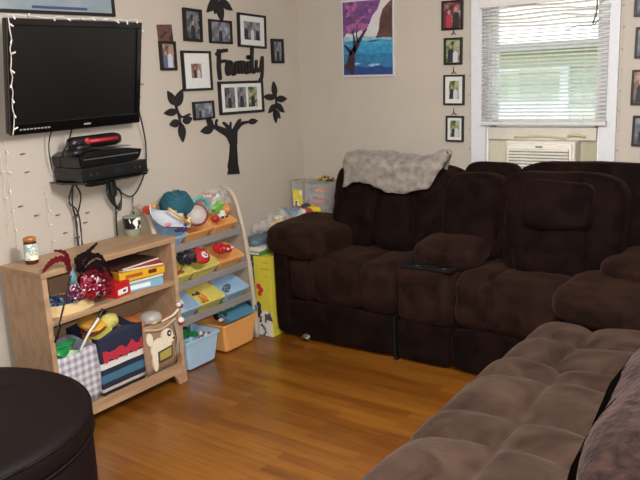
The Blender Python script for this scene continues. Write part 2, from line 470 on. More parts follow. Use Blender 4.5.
G = 'framed photographs of the wall tree'
frame('framed_photo', 'x', -1.048, 1.96, .150, .19, -3, .017, [P_dark], 'upright black frame with a dark photo, left of the top leaves', matte=False, group=G)
frame('framed_photo', 'x', -.808, 1.925, .200, .142, -2, .013, [P_gray], 'wide black frame with a grey photo, right below the top leaves', matte=False, group=G)
frame('framed_photo', 'x', -.507, 1.935, .275, .213, -3, .014, [P_gray], 'black frame with wide white mat and one grey photo, upper right of the collage', wins=[(0, 0, .16, .115)], group=G, figs=3)
frame('framed_photo', 'x', -.252, 1.806, .125, .163, -1, .018, [P_gray], 'narrow black frame farthest right in the collage, nearest the room corner', matte=False, group=G)
frame('framed_photo', 'x', -1.268, 1.784, .122, .165, -1, .015, [P_warm], 'small upright black frame at the left edge of the collage, under a loose snapshot', matte=False, group=G, figs=2, figm=(F_b, F_l))
frame('framed_photo', 'x', -1.042, 1.694, .245, .235, -1, .014, [P_warm], 'square black frame with wide white mat and a tiny photo, left of the Family sign', wins=[(-.005, 0, .085, .085)], group=G, figs=2)
frame('framed_photo', 'x', -.652, 1.516, .43, .208, -1, .016, [P_dark, P_gray, P_green], 'long black frame with three photos in a row, directly above the tree', wins=[(-.115, 0, .095, .13), (0, 0, .085, .13), (.108, 0, .09, .13)], group=G)
frame('framed_photo', 'x', -1.012, 1.456, .178, .11, 0, .012, [P_gray], 'small wide black frame left of the tree crown, with two people', matte=False, group=G, figs=2, figm=(F_d, F_b))
bm = bmesh.new(); box(bm, (.004, -1.268, 1.912), (.004, .114, .094), M=Matrix.Rotation(math.radians(2), 4, 'X'))
tag(obj('photo_print', bm, ramp_mat('print_dark', 'noise', 30, [(.35, '#2b2622'), (.5, '#6b3b32'), (.65, '#39474b')], .4)), 'unframed dark snapshot stuck above the leftmost small frame', 'photo')

# wooden cut-outs, 6 mm thick, painted black
M_cut = mat('#131010', .6)
_lay = [0]
def layer(x):
    # each overlapping piece sits a hair prouder than the last, so no two faces coincide
    _lay[0] += 1
    return x+.00025*(_lay[0] % 23)
bm = bmesh.new(); X0, X1 = .001, .008
stroke(bm, [(-.777, 1.08), (-.768, 1.13), (-.76, 1.2), (-.758, 1.26)], lambda t: .04*(1-t)**1.6+.06, 'x', X0, layer(X1))
stroke(bm, [(-.758, 1.23), (-.80, 1.29), (-.87, 1.325), (-.915, 1.345), (-.96, 1.365)], lambda t: .05*(1-t)+.014, 'x', X0, layer(X1))
stroke(bm, [(-.90, 1.338), (-.905, 1.37), (-.895, 1.385)], lambda t: .018, 'x', X0, layer(X1))
stroke(bm, [(-.755, 1.23), (-.765, 1.29), (-.80, 1.335), (-.835, 1.365)], lambda t: .042*(1-t)+.016, 'x', X0, layer(X1))
stroke(bm, [(-.775, 1.33), (-.77, 1.36)], lambda t: .014, 'x', X0, layer(X1))
stroke(bm, [(-.752, 1.23), (-.735, 1.30), (-.70, 1.35), (-.675, 1.372)], lambda t: .045*(1-t)+.016, 'x', X0, layer(X1))
stroke(bm, [(-.715, 1.32), (-.67, 1.345), (-.61, 1.352), (-.58, 1.352)], lambda t: .022*(1-t)+.01, 'x', X0, layer(X1))
prism(bm, leaf2d(-.93, 1.338, .12, .027, PI+.08), 'x', X0, layer(X1))
prism(bm, leaf2d(-.935, 1.345, .085, .024, PI*.72), 'x', X0, layer(X1))
prism(bm, leaf2d(-.60, 1.352, .10, .02, .0), 'x', X0, layer(X1))
prism(bm, [(-.835, 1.035), (-.72, 1.022), (-.733, 1.10), (-.735, 1.16), (-.79, 1.16), (-.806, 1.09)], 'x', X0, layer(X1))
tag(obj('tree_wall_art', bm, M_cut), 'black wooden tree silhouette with trunk and branches on the wall', 'wall decoration')
LG = 'black leaf sprigs around the collage'
bm = bmesh.new()
stroke(bm, [(-1.20, 1.55), (-1.235, 1.50), (-1.20, 1.43), (-1.13, 1.44)], lambda t: .012, 'x', X0, layer(X1))
stroke(bm, [(-1.235, 1.50), (-1.215, 1.42), (-1.21, 1.38)], lambda t: .011, 'x', X0, layer(X1))
for cy, cz, L, W, a in ((-1.235, 1.49, .12, .030, 1.0), (-1.24, 1.50, .10, .026, 2.1), (-1.225, 1.465, .11, .022, PI+.05), (-1.19, 1.40, .08, .024, .2), (-1.215, 1.40, .085, .024, PI+.1), (-1.205, 1.395, .115, .028, -PI/2)):
    prism(bm, leaf2d(cy, cz, L, W, a), 'x', X0, layer(X1))
tag(obj('leaf_wall_art', bm, M_cut), 'black leafy sprig cut-out at the lower left of the collage', 'wall decoration', LG)
bm = bmesh.new()
stroke(bm, [(-.30, 1.53), (-.29, 1.47), (-.31, 1.40), (-.30, 1.36)], lambda t: .012, 'x', X0, layer(X1))
for cy, cz, L, W, a in ((-.30, 1.50, .105, .026, PI/2+.1), (-.30, 1.495, .13, .022, PI-.1), (-.29, 1.485, .125, .024, -.05), (-.30, 1.45, .10, .022, PI+.6), (-.295, 1.455, .115, .024, -.65), (-.305, 1.42, .10, .025, -PI/2), (-.305, 1.41, .08, .02, -.9)):
    prism(bm, leaf2d(cy, cz, L, W, a), 'x', X0, layer(X1))
tag(obj('leaf_wall_art', bm, M_cut), 'black leafy sprig cut-out right of the three-photo frame', 'wall decoration', LG)
bm = bmesh.new()
for cy, cz, L, W, a in ((-.80, 2.11, .09, .03, -PI/2-.5), (-.80, 2.12, .11, .026, PI+.45), (-.80, 2.11, .13, .032, -PI/2+.15), (-.79, 2.12, .13, .026, -.5), (-.80, 2.12, .10, .028, PI/2), (-.79, 2.13, .09, .02, .3), (-.81, 2.12, .13, .028, -PI/2-.9)):
    prism(bm, leaf2d(cy, cz, L, W, a), 'x', X0, layer(X1))
tag(obj('leaf_wall_art', bm, M_cut), 'black leaf cluster cut-out at the very top of the collage', 'wall decoration', LG)

# word sign: brush-script "Family"
sg = bmesh.new(); w = .028; X0s, X1s = .001, .012
def ST(*p, ww=w): stroke(sg, [(-.858+a*.47, 1.655+b*.165) for a, b in p], ww, 'x', X0s, layer(X1s))
ST((.035, -.06), (.03, .35), (.045, .72), (.05, .93))                                     # F stem
ST((.01, .82), (.09, .93), (.2, .96), ww=.022)
ST((.03, .50), (.10, .56), (.17, .56), ww=.02)
ST((.27, .48), (.22, .50), (.185, .30), (.19, .10), (.235, .12), (.275, .34), (.28, .46)) # a
ST((.285, .46), (.285, .2), (.31, .06), (.345, .16), ww=.022)
ST((.345, .10), (.365, .36), (.375, .48), ww=.022)                                       # m
ST((.375, .40), (.41, .50), (.43, .38), (.425, .12), ww=.022)
ST((.43, .34), (.47, .51), (.495, .38), (.49, .12), ww=.022)
ST((.495, .34), (.53, .50), (.56, .38), (.56, .14), (.59, .10), (.615, .2), ww=.022)
ST((.625, .48), (.62, .24), (.65, .12), (.69, .22), ww=.022)                             # i
ST((.632, .68), (.64, .70), ww=.026)
ST((.735, 1.0), (.715, .6), (.71, .28), (.735, .12), (.78, .2))                          # l
ST((.81, .52), (.80, .28), (.84, .14), (.90, .30), (.925, .56), ww=.022)                 # y
ST((.945, .66), (.93, .2), (.905, -.12), (.87, -.22), ww=.024)
tag(obj('word_sign', sg, M_cut), 'black cut-out sign reading Family in brush script', 'sign')

# poster above the television
ps = frame('framed_poster', 'x', -2.22, 2.29, 1.19, .60, 0, .016, [ramp_mat('poster_print', 'noise', 2.5, [(.3, '#76818a'), (.6, '#8f9ba0'), (.8, '#a9b0ae')], .25)], 'large black-framed blue-grey poster hung above the television', matte=False, figs=0)
bm = bmesh.new(); bxa(bm, (.10, -.012, -.275), (.42, -.0105, -.262)); xo = obj('caption_strip', bm, mat('#3f4470', .5)); xo.parent = ps

# ------------------------------------------------------------------ TELEVISION
tv = thing('television', (.15, -2.0, 1.42), 'black flat-screen television tilted on the wall above the small glass shelf', 'television')
tilt = Matrix.Rotation(math.radians(10.5), 4, 'Y')   # top leans into the room
TC = Vector((.15, -2.0, 1.69))
def tvbox(bm, a, b_, **k):
    t = bmesh.new(); bxa(t, a, b_, **k); xf(t, t.verts, Matrix.Translation(TC) @ tilt); merge(bm, t, k.get('mi', 0))
W, H_ = .385, .262
bm = bmesh.new(); tvbox(bm, (-.035, -W, -H_), (.0, W, H_), bev=.012, seg=3); tvbox(bm, (-.07, -.26, -.17), (-.03, .26, .14), bev=.02)
case = obj('casing', bm, mat('#0c0b0b', .25), tv)
bm = bmesh.new()
for a, b_ in (((0, -W, H_-.03), (.012, W, H_)), ((0, -W, -H_), (.012, W, -H_+.052)), ((0, -W, -H_+.052), (.012, -W+.03, H_-.03)), ((0, W-.03, -H_+.052), (.012, W, H_-.03))): tvbox(bm, a, b_, bev=.003)
bz = obj('bezel', bm, mat('#0b0a0a', .16, coat=.3), tv)
bm = bmesh.new(); tvbox(bm, (.001, -W+.03, -H_+.052), (.004, W-.03, H_-.03)); obj('screen', bm, mat('#100f0f', .3), tv)
bm = bmesh.new()
for i in range(9):
    tvbox(bm, (.0121, -W+.045+i*.019, -H_+.02), (.0126, -W+.058+i*.019, -H_+.027))
tvbox(bm, (.0121, .02, -H_+.018), (.0126, .062, -H_+.026))
obj('bezel_print', bm, mat('#8f8f8c', .5), bz)
bm = bmesh.new(); bxa(bm, (.0, -2.1, 1.6), (.02, -1.9, 1.8)); box(bm, (.055, -2.0, 1.7), (.09, .06, .1)); obj('wall_mount', bm, M_black, tv)

# ------------------------------------------------------------------ fairy lights
sl = thing('string_lights', (.02, -2.35, 1.9), 'white mini string lights draped over the television and down the wall', 'string lights')
def wig(a, b_, n, amp): 
    a = Vector(a); b_ = Vector(b_); return [a.lerp(b_, i/n)+Vector((random.uniform(0, amp*.5), random.uniform(-amp, amp), random.uniform(-amp, amp))) for i in range(n+1)]
def tvp(x, y, z): return (Matrix.Translation(TC) @ tilt) @ Vector((x, y, z))
paths = [wig(tvp(.004, -W-.006, H_+.012), tvp(.004, W+.008, H_+.008), 22, .005),
         wig(tvp(.016, -W+.008, H_+.01), tvp(.018, -W+.012, -H_-.004), 16, .006),
         wig((.012, -2.36, 1.40), (.012, -2.37, .84), 12, .006),
         wig((.012, -2.385, 1.96), (.012, -2.405, .95), 16, .008),
         wig((.012, -2.17, 1.17), (.012, -2.18, .832), 8, .004),
         wig(tvp(.0, W+.008, H_+.008), (.04, -1.585, 1.5), 10, .004)]
bm = bmesh.new()
for i, p in enumerate(paths): tube(bm, p, .0028 if i < 2 else .0011, n=5, sub=2)
obj('wire', bm, mat('#d6cfc4', .5), sl)
M_bulb = mat('#efeae0', .25, spec=.6)
bm = bmesh.new()
for pi, p in enumerate(paths):
    step = 2 if pi < 4 else 2
    for k in range(1, len(p), step):
        d = Vector((.5, random.uniform(-1, 1), random.uniform(-.9, .5) if pi else random.uniform(-1, .3))).normalized()*(.022 if pi<2 else .016)
        tube(bm, [p[k], p[k]+d], .0042 if pi<2 else .003, n=6, smooth=False)
obj('bulb', bm, M_bulb, sl, smooth=True)['kind'] = 'stuff'
bm = bmesh.new()
for q in [(-1.50, 1.89), (-1.49, 1.63), (-1.52, 1.56), (-2.28, 1.33), (-2.27, 1.24), (-2.33, 1.08), (-2.25, 1.02), (-1.95, .98), (-1.97, .93), (-2.13, 1.0), (-2.1, .9)]:
    tube(bm, [(.003, q[0], q[1]), (.014, q[0]+.02, q[1]+.003)], .0035, n=6, smooth=False)
obj('wall_clip', bm, mat('#6d6459', .5), sl)['kind'] = 'stuff'

# ------------------------------------------------------------------ glass wall shelf + electronics
ws = thing('wall_shelf', (.0, -1.85, 1.17), 'small dark glass shelf fixed to the wall under the television', 'shelf')
bm = bmesh.new(); prism(bm, [(.0, -2.14), (.12, -2.155), (.25, -2.10), (.255, -1.72), (.14, -1.60), (.0, -1.56)], 'z', 1.168, 1.176)
obj('shelf_board', bm, mat('#151a19', .08, spec=.8), ws)
bm = bmesh.new(); bxa(bm, (0, -1.93, 1.12), (.05, -1.78, 1.167)); obj('bracket', bm, mat('#1b1b1c', .4), ws)
_n0 = len(COL.objects)
cb = thing('cable_box', (.13, -1.85, 1.177), 'black flat cable box on the wall shelf, underneath the game console', 'cable box')
Rz = Matrix.Rotation(math.radians(8), 4, 'Z')
bm = bmesh.new(); box(bm, (.13, -1.845, 1.212), (.22, .42, .068), bev=.006); c0 = obj('casing', bm, mat('#0d0d0e', .35), cb)
bm = bmesh.new(); bxa(bm, (.2402, -1.86, 1.203), (.2412, -1.80, 1.222)); obj('display', bm, mat('#24272b', .1), cb)
for y in (-2.0, -1.96, -1.72, -1.69):
    bm = bmesh.new(); tube(bm, [(.239, y, 1.21), (.244, y, 1.21)], .006, n=10, smooth=False); obj('button', bm, mat('#3a3b3d', .3), cb)
gc = thing('game_console', (.13, -1.87, 1.248), 'glossy black game console with curved top, on the cable box', 'game console')
bm = bmesh.new()
prism(bm, [(-2.05, 1.248), (-1.70, 1.248), (-1.675, 1.262), (-1.655, 1.302), (-1.75, 1.318), (-1.9, 1.325), (-2.02, 1.318), (-2.055, 1.30)], 'x', .01, .235)
bmesh.ops.bevel(bm, geom=bm.edges[:], offset=.004, segments=2, affect='EDGES')
obj('casing', bm, M_blackgloss, gc, smooth=False)
bm = bmesh.new(); bxa(bm, (.236, -2.03, 1.283), (.2385, -1.69, 1.289)); bxa(bm, (.05, -1.8, 1.322), (.19, -1.69, 1.325)); obj('silver_trim', bm, mat('#6d7275', .25, metal=.7), gc)
ct = thing('game_controller', (.16, -1.99, 1.327), 'black handheld controller lying on the left of the game console', 'controller')
bm = bmesh.new(); blob(bm, (.17, -2.035, 1.322), (.05, .035, .02), n=2.5); blob(bm, (.16, -1.98, 1.342), (.035, .05, .018), n=2.6); obj('shell', bm, mat('#141415', .4), ct)
bm = bmesh.new()
for dy in (-.02, .02): tube(bm, [(.17, -1.98+dy, 1.356), (.172, -1.98+dy, 1.368)], .007, n=10, smooth=False)
obj('thumb_stick', bm, mat('#202022', .5), ct)
dc = thing('handheld_gadget', (.13, -1.86, 1.37), 'black and red rounded gadget lying on top of the game console', 'gadget')
bm = bmesh.new()
lathe(bm, [(.0, -.16), (.026, -.155), (.032, -.13), (.033, .12), (.026, .15), (0, .155)], (.125, -1.865, 1.375), n=18, M=Matrix.Rotation(-PI/2, 4, 'X'), cap=False)
bmesh.ops.translate(bm, verts=bm.verts[:], vec=(0, 0, -.013))
obj('body', bm, mat('#151012', .35), dc)
bm = bmesh.new(); tube(bm, [(.157, -1.93, 1.366), (.158, -1.75, 1.366)], .011, n=10, smooth=False)
blob(bm, (.157, -1.935, 1.366), (.008, .018, .02)); obj('red_band', bm, mat('#a8202f', .4), dc)

for o in COL.objects[_n0:]:
    if o.parent is None: o.location.y -= .065
wc = thing('power_cord', (.03, -2.03, 1.1), 'black bundled cords hanging below the left of the wall shelf', 'cord', 'cords hanging from the wall shelf')
bm = bmesh.new()
tube(bm, [(.03, -2.02, 1.167), (.035, -2.045, 1.05), (.03, -2.03, .95), (.035, -2.04, .86), (.03, -2.035, .5)], .005, n=6)
tube(bm, [(.04, -2.03, 1.167), (.05, -2.0, 1.09), (.04, -2.02, 1.0), (.03, -2.035, .93), (.035, -2.03, .5)], .0045, n=6)
tube(bm, [(.045, -2.025, 1.167), (.03, -2.06, 1.06), (.045, -2.02, .96), (.04, -2.045, .5)], .0045, n=6)
o = obj('cord', bm, mat('#19171a', .5), wc)
bm = bmesh.new(); blob(bm, (.036, -2.035, .98), (.012, .013, .006)); blob(bm, (.036, -2.04, .87), (.012, .013, .006)); obj('cable_tie', bm, mat('#3c3a3c', .5), wc)
wc = thing('power_cord', (.03, -1.76, 1.1), 'black looped cords with a bunched knot below the right of the wall shelf', 'cord', 'cords hanging from the wall shelf')
bm = bmesh.new()
tube(bm, [(.03, -1.79, 1.167), (.035, -1.775, 1.0), (.03, -1.78, .85), (.03, -1.78, .5)], .0055, n=6)
for k in range(3):
    tube(bm, [(.04, -1.80+.01*k, 1.165), (.045, -1.83+.012*k, 1.07), (.05, -1.78+.01*k, .985-.01*k), (.045, -1.735, 1.04+.01*k), (.04, -1.765, 1.1), (.035, -1.79, 1.165)], .0042, n=6)
obj('cord', bm, mat('#19171a', .5), wc)
bm = bmesh.new(); blob(bm, (.045, -1.79, 1.09), (.018, .022, .05), n=3); obj('cable_bunch', bm, mat('#1c1a1c', .5), wc)
bm = bmesh.new()
tube(bm, [(.10, -1.60, 1.49), (.06, -1.55, 1.40), (.03, -1.515, 1.29), (.03, -1.535, 1.16), (.03, -1.60, 1.06), (.03, -1.66, 1.025), (.035, -1.74, 1.07), (.04, -1.79, 1.14)], .0045, n=6)
tube(bm, [(.03, -1.642, 1.03), (.022, -1.645, .93), (.018, -1.645, .5)], .003, n=6)
tag(obj('looped_cord', bm, mat('#34322f', .5)), 'dark cord looping from the right end of the television down the wall', 'cord')
bm = bmesh.new()
tube(bm, [(.09, -2.14, 1.46), (.05, -2.15, 1.36), (.04, -2.14, 1.24), (.06, -2.12, 1.21)], .003, n=6)
tube(bm, [(.10, -2.04, 1.44), (.12, -2.08, 1.38), (.10, -2.11, 1.32), (.06, -2.10, 1.25)], .004, n=6)
tag(obj('video_cord', bm, mat('#1b191b', .5)), 'thin black cords from the television down to the electronics', 'cord')

# ------------------------------------------------------------------ BOOKSHELF
BX, BY0, BY1, BZ = .363, -2.487, -1.672, .828
bs = thing('bookshelf', (.18, -2.08, 0), 'low light wood bookcase with one middle shelf against the left wall', 'bookcase')
T = .026
obj('top_board', bx((.045, BY0-.008, BZ-.028), (BX+.008, BY1+.008, BZ), bev=.004), M_wood, bs)
for y0 in (BY0, BY1-T):
    bm = bmesh.new()
    z1 = BZ-.028
    prism(bm, [(.05, 0), (.11, 0), (.14, .045), (BX-.09, .045), (BX-.05, 0), (BX, 0), (BX, z1), (.05, z1)], 'y', y0, y0+T)
    obj('side_panel', bm, M_wood2, bs)
obj('back_panel', bx((.05, BY0+T, .07), (.058, BY1-T, BZ-.028)), mat('#a58563', .55, noise_amt=.06, noise_scale=6), bs)
obj('shelf_board', bx((.058, BY0+T, .562), (BX-.006, BY1-T, .587), bev=.002), M_wood, bs)
obj('bottom_board', bx((.058, BY0+T, .09), (BX-.006, BY1-T, .115), bev=.002), M_wood, bs)
bm = bmesh.new()
prism(bm, [(BY0+T, .06), (BY0+T+.03, .055), (BY1-T-.03, .055), (BY1-T, .06), (BY1-T, .09), (BY0+T, .09)], 'x', BX-.028, BX-.008)
obj('kick_rail', bm, M_wood2, bs)
bm = bmesh.new()
prism(bm, [(BY1-.095, .062), (BY1-.07, .03), (BY1-.06, 0), (BY1, 0), (BY1, .062)], 'x', BX-.02, BX+.004)
obj('foot', bm, M_wood2, bs)
SH, BO = .587, .115     # heights of middle shelf and bottom board

# bottle
bt = thing('spice_bottle', (.155, -2.39, BZ), 'small brown glass jar with a blue and white label on the bookcase', 'jar')
bm = bmesh.new(); lathe(bm, [(.028, 0), (.031, .006), (.031, .095), (.027, .106), (.027, .112)], (.155, -2.39, BZ)); obj('glass_body', bm, mat('#4a1712', .12, spec=.7), bt)
bm = bmesh.new(); lathe(bm, [(.0318, .02), (.0318, .098)], (.155, -2.39, BZ), cap=False)
obj('paper_label', bm, ramp_mat('jar_label', 'noise', 34, [(.38, '#e9e6d5'), (.5, '#8fb5c4'), (.58, '#d9cf9a'), (.7, '#35526b')], .5, interp='CONSTANT'), bt)
bm = bmesh.new(); lathe(bm, [(.029, .108), (.029, .124), (.026, .127)], (.155, -2.39, BZ)); obj('lid', bm, mat('#c07a3a', .4, metal=.4), bt)

# candle glass
cg = thing('candle_glass', (.115, -1.74, BZ), 'round glass votive with black and white leaf print, right end of the bookcase', 'candle holder')
bm = bmesh.new(); lathe(bm, [(.037, 0), (.041, .012), (.049, .106), (.047, .106), (.039, .03), (.036, .028)], (.115, -1.74, BZ), n=32, cap=False)
obj('glass', bm, mat('#b9c4a8', .1, spec=.8, trans=.55), cg)
bm = bmesh.new(); lathe(bm, [(.0445, .04), (.0493, .1)], (.115, -1.74, BZ), n=32, cap=False)
obj('printed_band', bm, ramp_mat('leaf_print', 'voronoi', 55, [(0, '#0e0f0d'), (.45, '#e8ebe4'), (.8, '#1b1c1a')], .3, vec_scale=(1, 1, .55), interp='CONSTANT'), cg)
bm = bmesh.new(); lathe(bm, [(.0, .012), (.036, .012), (.0375, .032), (0, .034)], (.115, -1.74, BZ), n=24, cap=False); obj('wax', bm, mat('#c9cf9a', .5), cg)

# bead tray
tr = thing('bead_tray', (.2, -2.3, SH), 'oval wooden tray of blue and teal beads on the middle shelf', 'toy tray')
c = Vector((.235, -2.30, SH)); 
def oval(bm, rx, ry, z0, z1, c=c):
    prism(bm, [(c.x+rx*math.copysign(abs(math.cos(a))**.8, math.cos(a)), c.y+ry*math.copysign(abs(math.sin(a))**.8, math.sin(a))) for a in [2*PI*k/36 for k in range(36)]], 'z', z0, z1)
bm = bmesh.new(); oval(bm, .105, .14, SH, SH+.012)
for k in range(36):
    pass
pts = [(c.x+.105*math.cos(2*PI*k/40), c.y+.14*math.sin(2*PI*k/40)) for k in range(41)]
for i in range(40):
    a, d = pts[i], pts[i+1]; a2 = (c.x+(a[0]-c.x)*.93, c.y+(a[1]-c.y)*.93); d2 = (c.x+(d[0]-c.x)*.93, c.y+(d[1]-c.y)*.93)
    prism(bm, [a, d, d2, a2], 'z', SH+.01, SH+.05)
obj('tray', bm, mat('#d9c08a', .5), tr)
bm = bmesh.new(); bmats = [mat(h, .25, spec=.6) for h in ('#1d4f86', '#2f8c93', '#b6303c', '#1b2d5c', '#49a2a8', '#d5d2cc', '#7a2d6d')]
for i in range(230):
    a = random.uniform(0, 2*PI); r_ = math.sqrt(random.random())*.9
    blob(bm, (c.x+.093*r_*math.cos(a), c.y+.125*r_*math.sin(a), SH+.034+random.uniform(0, .018)), (.0095,)*3, mi=random.choice((0, 0, 1, 1, 2, 3, 4, 5, 6)), res=2)
obj('bead', bm, bmats, tr, smooth=True)['kind'] = 'stuff'

# feathered mask
fm = thing('feather_mask', (.27, -2.18, SH), 'red sequinned carnival mask with dark red feathers, over the bead tray', 'mask')
bm = bmesh.new()
puff(bm, (.345, -2.20, SH+.11), (.028, .085, .075), n=2.6, wob=.02, wscale=20, seed=2, res=10)
puff(bm, (.335, -2.15, SH+.09), (.028, .05, .06), n=2.2, wob=.02, wscale=25, seed=5, res=8)
obj('mask_body', bm, ramp_mat('red_sequins', 'voronoi', 95, [(0, '#4b0b16'), (.45, '#8e1322'), (.8, '#a84a66'), (.92, '#d9c8cc')], .3, interp='CONSTANT'), fm, smooth=True)
bm = bmesh.new(); puff(bm, (.365, -2.325, SH+.135), (.016, .032, .075), n=2.2, wob=.02, wscale=25, seed=7, res=8); obj('sequin_side', bm, ramp_mat('purple_sequins', 'voronoi', 110, [(0, '#381226'), (.4, '#6d2742'), (.75, '#b68ba4'), (.9, '#e5dde4')], .3, interp='CONSTANT'), fm, smooth=True)
def feather(bm, pts, w, mi=0):
    P = catmull(pts, 6); n = len(P)
    tube(bm, P, lambda t: .0016, n=5, smooth=False, mi=mi)
    L = []; R_ = []; Lb = []; Rb = []
    for i, p in enumerate(P):
        t = i/(n-1); q = w*math.sin(PI*min(1, t*.9+.06))**.6*(1+.25*math.sin(i*2.3))
        d = (P[min(i+1, n-1)]-P[max(i-1, 0)]).normalized(); s_ = d.cross(Vector((1, -.5, .3))).normalized(); nn = d.cross(s_).normalized()*.002
        L.append(bm.verts.new(p+s_*q+nn)); R_.append(bm.verts.new(p-s_*q+nn)); Lb.append(bm.verts.new(p+s_*q-nn)); Rb.append(bm.verts.new(p-s_*q-nn))
    for i in range(n-1):
        for A, B in ((L, R_), (Rb, Lb), (L, Lb), (Rb, R_)):
            try: f = bm.faces.new((A[i], A[i+1], B[i+1], B[i])); f.material_index = mi
            except ValueError: pass
for pts, w_, mi in (([(.37, -2.345, .74), (.385, -2.352, .82), (.395, -2.378, .872), (.40, -2.43, .880), (.40, -2.468, .865), (.40, -2.50, .838)], .013, 0),
                    ([(.37, -2.345, .78), (.39, -2.355, .86), (.40, -2.38, .905), (.40, -2.43, .925)], .009, 0),
                    ([(.38, -2.30, .80), (.40, -2.285, .86), (.41, -2.25, .885), (.41, -2.20, .912)], .010, 1),
                    ([(.38, -2.27, .78), (.40, -2.31, .83), (.405, -2.32, .86), (.405, -2.28, .88)], .012, 1),
                    ([(.38, -2.28, .80), (.40, -2.25, .845), (.405, -2.20, .85), (.405, -2.165, .81)], .012, 1),
                    ([(.38, -2.29, .79), (.40, -2.315, .81), (.40, -2.30, .85), (.405, -2.25, .86)], .012, 1),
                    ([(.38, -2.27, .79), (.40, -2.24, .81), (.41, -2.21, .80), (.41, -2.18, .76)], .013, 1),
                    ([(.38, -2.26, .79), (.40, -2.21, .82), (.40, -2.17, .79), (.40, -2.13, .73)], .012, 1),
                    ([(.37, -2.25, .76), (.40, -2.20, .79), (.40, -2.16, .74), (.395, -2.14, .70)], .014, 0),
                    ([(.38, -2.28, .79), (.40, -2.30, .84), (.40, -2.26, .87), (.40, -2.22, .86)], .012, 1)):
    bm = bmesh.new(); feather(bm, pts, w_, 0)
    obj('feather', bm, mat('#5a1218', .9, spec=.1) if mi == 0 else mat('#170a0d', .9, spec=.1), fm)
bm = bmesh.new(); puff(bm, (.375, -2.335, SH+.19), (.014, .018, .045), n=2.2, wob=.01, wscale=30, res=6); obj('sequin_trim', bm, mat('#6f98a0', .3, metal=.3), fm, smooth=True)
bm = bmesh.new(); tube(bm, [(.40, -2.358, .79), (.402, -2.42, .655), (.402, -2.488, .505)], .0045, n=8)
obj('stick', bm, mat('#1a1214', .4), fm)
# red box
rb = thing('card_box', (.29, -2.02, SH), 'small bright red card box with a white label on the middle shelf', 'box', None, math.radians(12))
M12 = Matrix.Rotation(math.radians(12), 4, 'Z')
bm = bmesh.new(); box(bm, (.285, -2.03, SH+.0375), (.10, .11, .073), M=M12, bev=.003); obj('carton', bm, mat('#b71e24', .4), rb)
bm = bmesh.new(); box(bm, (.337, -2.025, SH+.028), (.002, .075, .028), M=M12); box(bm, (.3375, -2.045, SH+.029), (.003, .012, .016), M=M12, mi=1); box(bm, (.3375, -2.015, SH+.029), (.003, .02, .01), M=M12, mi=1)
obj('label', bm, [mat('#e6e2dc', .5), mat('#4a2b2b', .5)], rb)

# board games / books
GG = 'books and games stacked on the middle shelf'
def flatbox(name, c, s, rz, m, label, cat, extra=None, group=None, bev=.002, rx=0):
    t = thing(name, (c[0], c[1], c[2]), label, cat, group, rz)
    R_ = Matrix.Rotation(rz, 4, 'Z') @ Matrix.Rotation(rx, 4, 'X')
    bm = bmesh.new(); box(bm, (c[0], c[1], c[2]+s[2]/2), s, M=R_, bev=bev); obj('cover', bm, m, t)
    if extra:
        for nm, oc, os_, mm in extra:
            bm = bmesh.new(); p = R_ @ Vector(oc)
            box(bm, (c[0]+p.x, c[1]+p.y, c[2]+s[2]/2+p.z), os_, M=R_); obj(nm, bm, mm, t)
    return t
M_y = mat('#d6a526', .45); M_page = mat('#cfc7b4', .8)
flatbox('board_game', (.20, -1.87, SH), (.25, .27, .04), math.radians(-14), mat('#7ba9c0', .45), 'pale blue and white game box at the bottom of the middle-shelf stack', 'board game',
        [('side_print', (.1255, -.02, 0), (.001, .16, .022), mat('#d9e3e6', .5)), ('side_mark', (.126, -.07, 0), (.001, .03, .03), mat('#416f93', .5))], GG)
flatbox('picture_book', (.20, -1.86, SH+.04), (.25, .26, .018), math.radians(-8), mat('#3d4046', .5), 'thin dark picture book between the blue and the yellow boxes', 'book',
        [('pages', (.1255, 0, 0), (.001, .25, .012), M_page)], GG)
flatbox('board_game', (.20, -1.855, SH+.058), (.25, .27, .05), math.radians(-10), M_y, 'yellow game box with orange printed sides in the middle-shelf stack', 'board game',
        [('side_print', (.1255, -.05, 0), (.001, .10, .018), mat('#a2571c', .5)), ('side_mark', (.1255, .06, 0), (.001, .05, .02), mat('#5b2a18', .5)), ('side_picture', (.0, -.1355, 0), (.13, .001, .02), mat('#9a3f1f', .5))], GG)
flatbox('picture_book', (.21, -1.84, SH+.108), (.24, .25, .014), math.radians(-20), mat('#a3262c', .45), 'thin red picture book lying near the top of the stack', 'book',
        [('pages', (.1205, 0, 0), (.001, .24, .009), M_page)], GG)
flatbox('picture_book', (.18, -1.87, SH+.122), (.24, .27, .012), math.radians(4), mat('#5a4038', .45), 'dark brown picture book topmost of the middle-shelf stack', 'book',
        [('pages', (.1205, 0, 0), (.001, .26, .008), M_page)], GG)

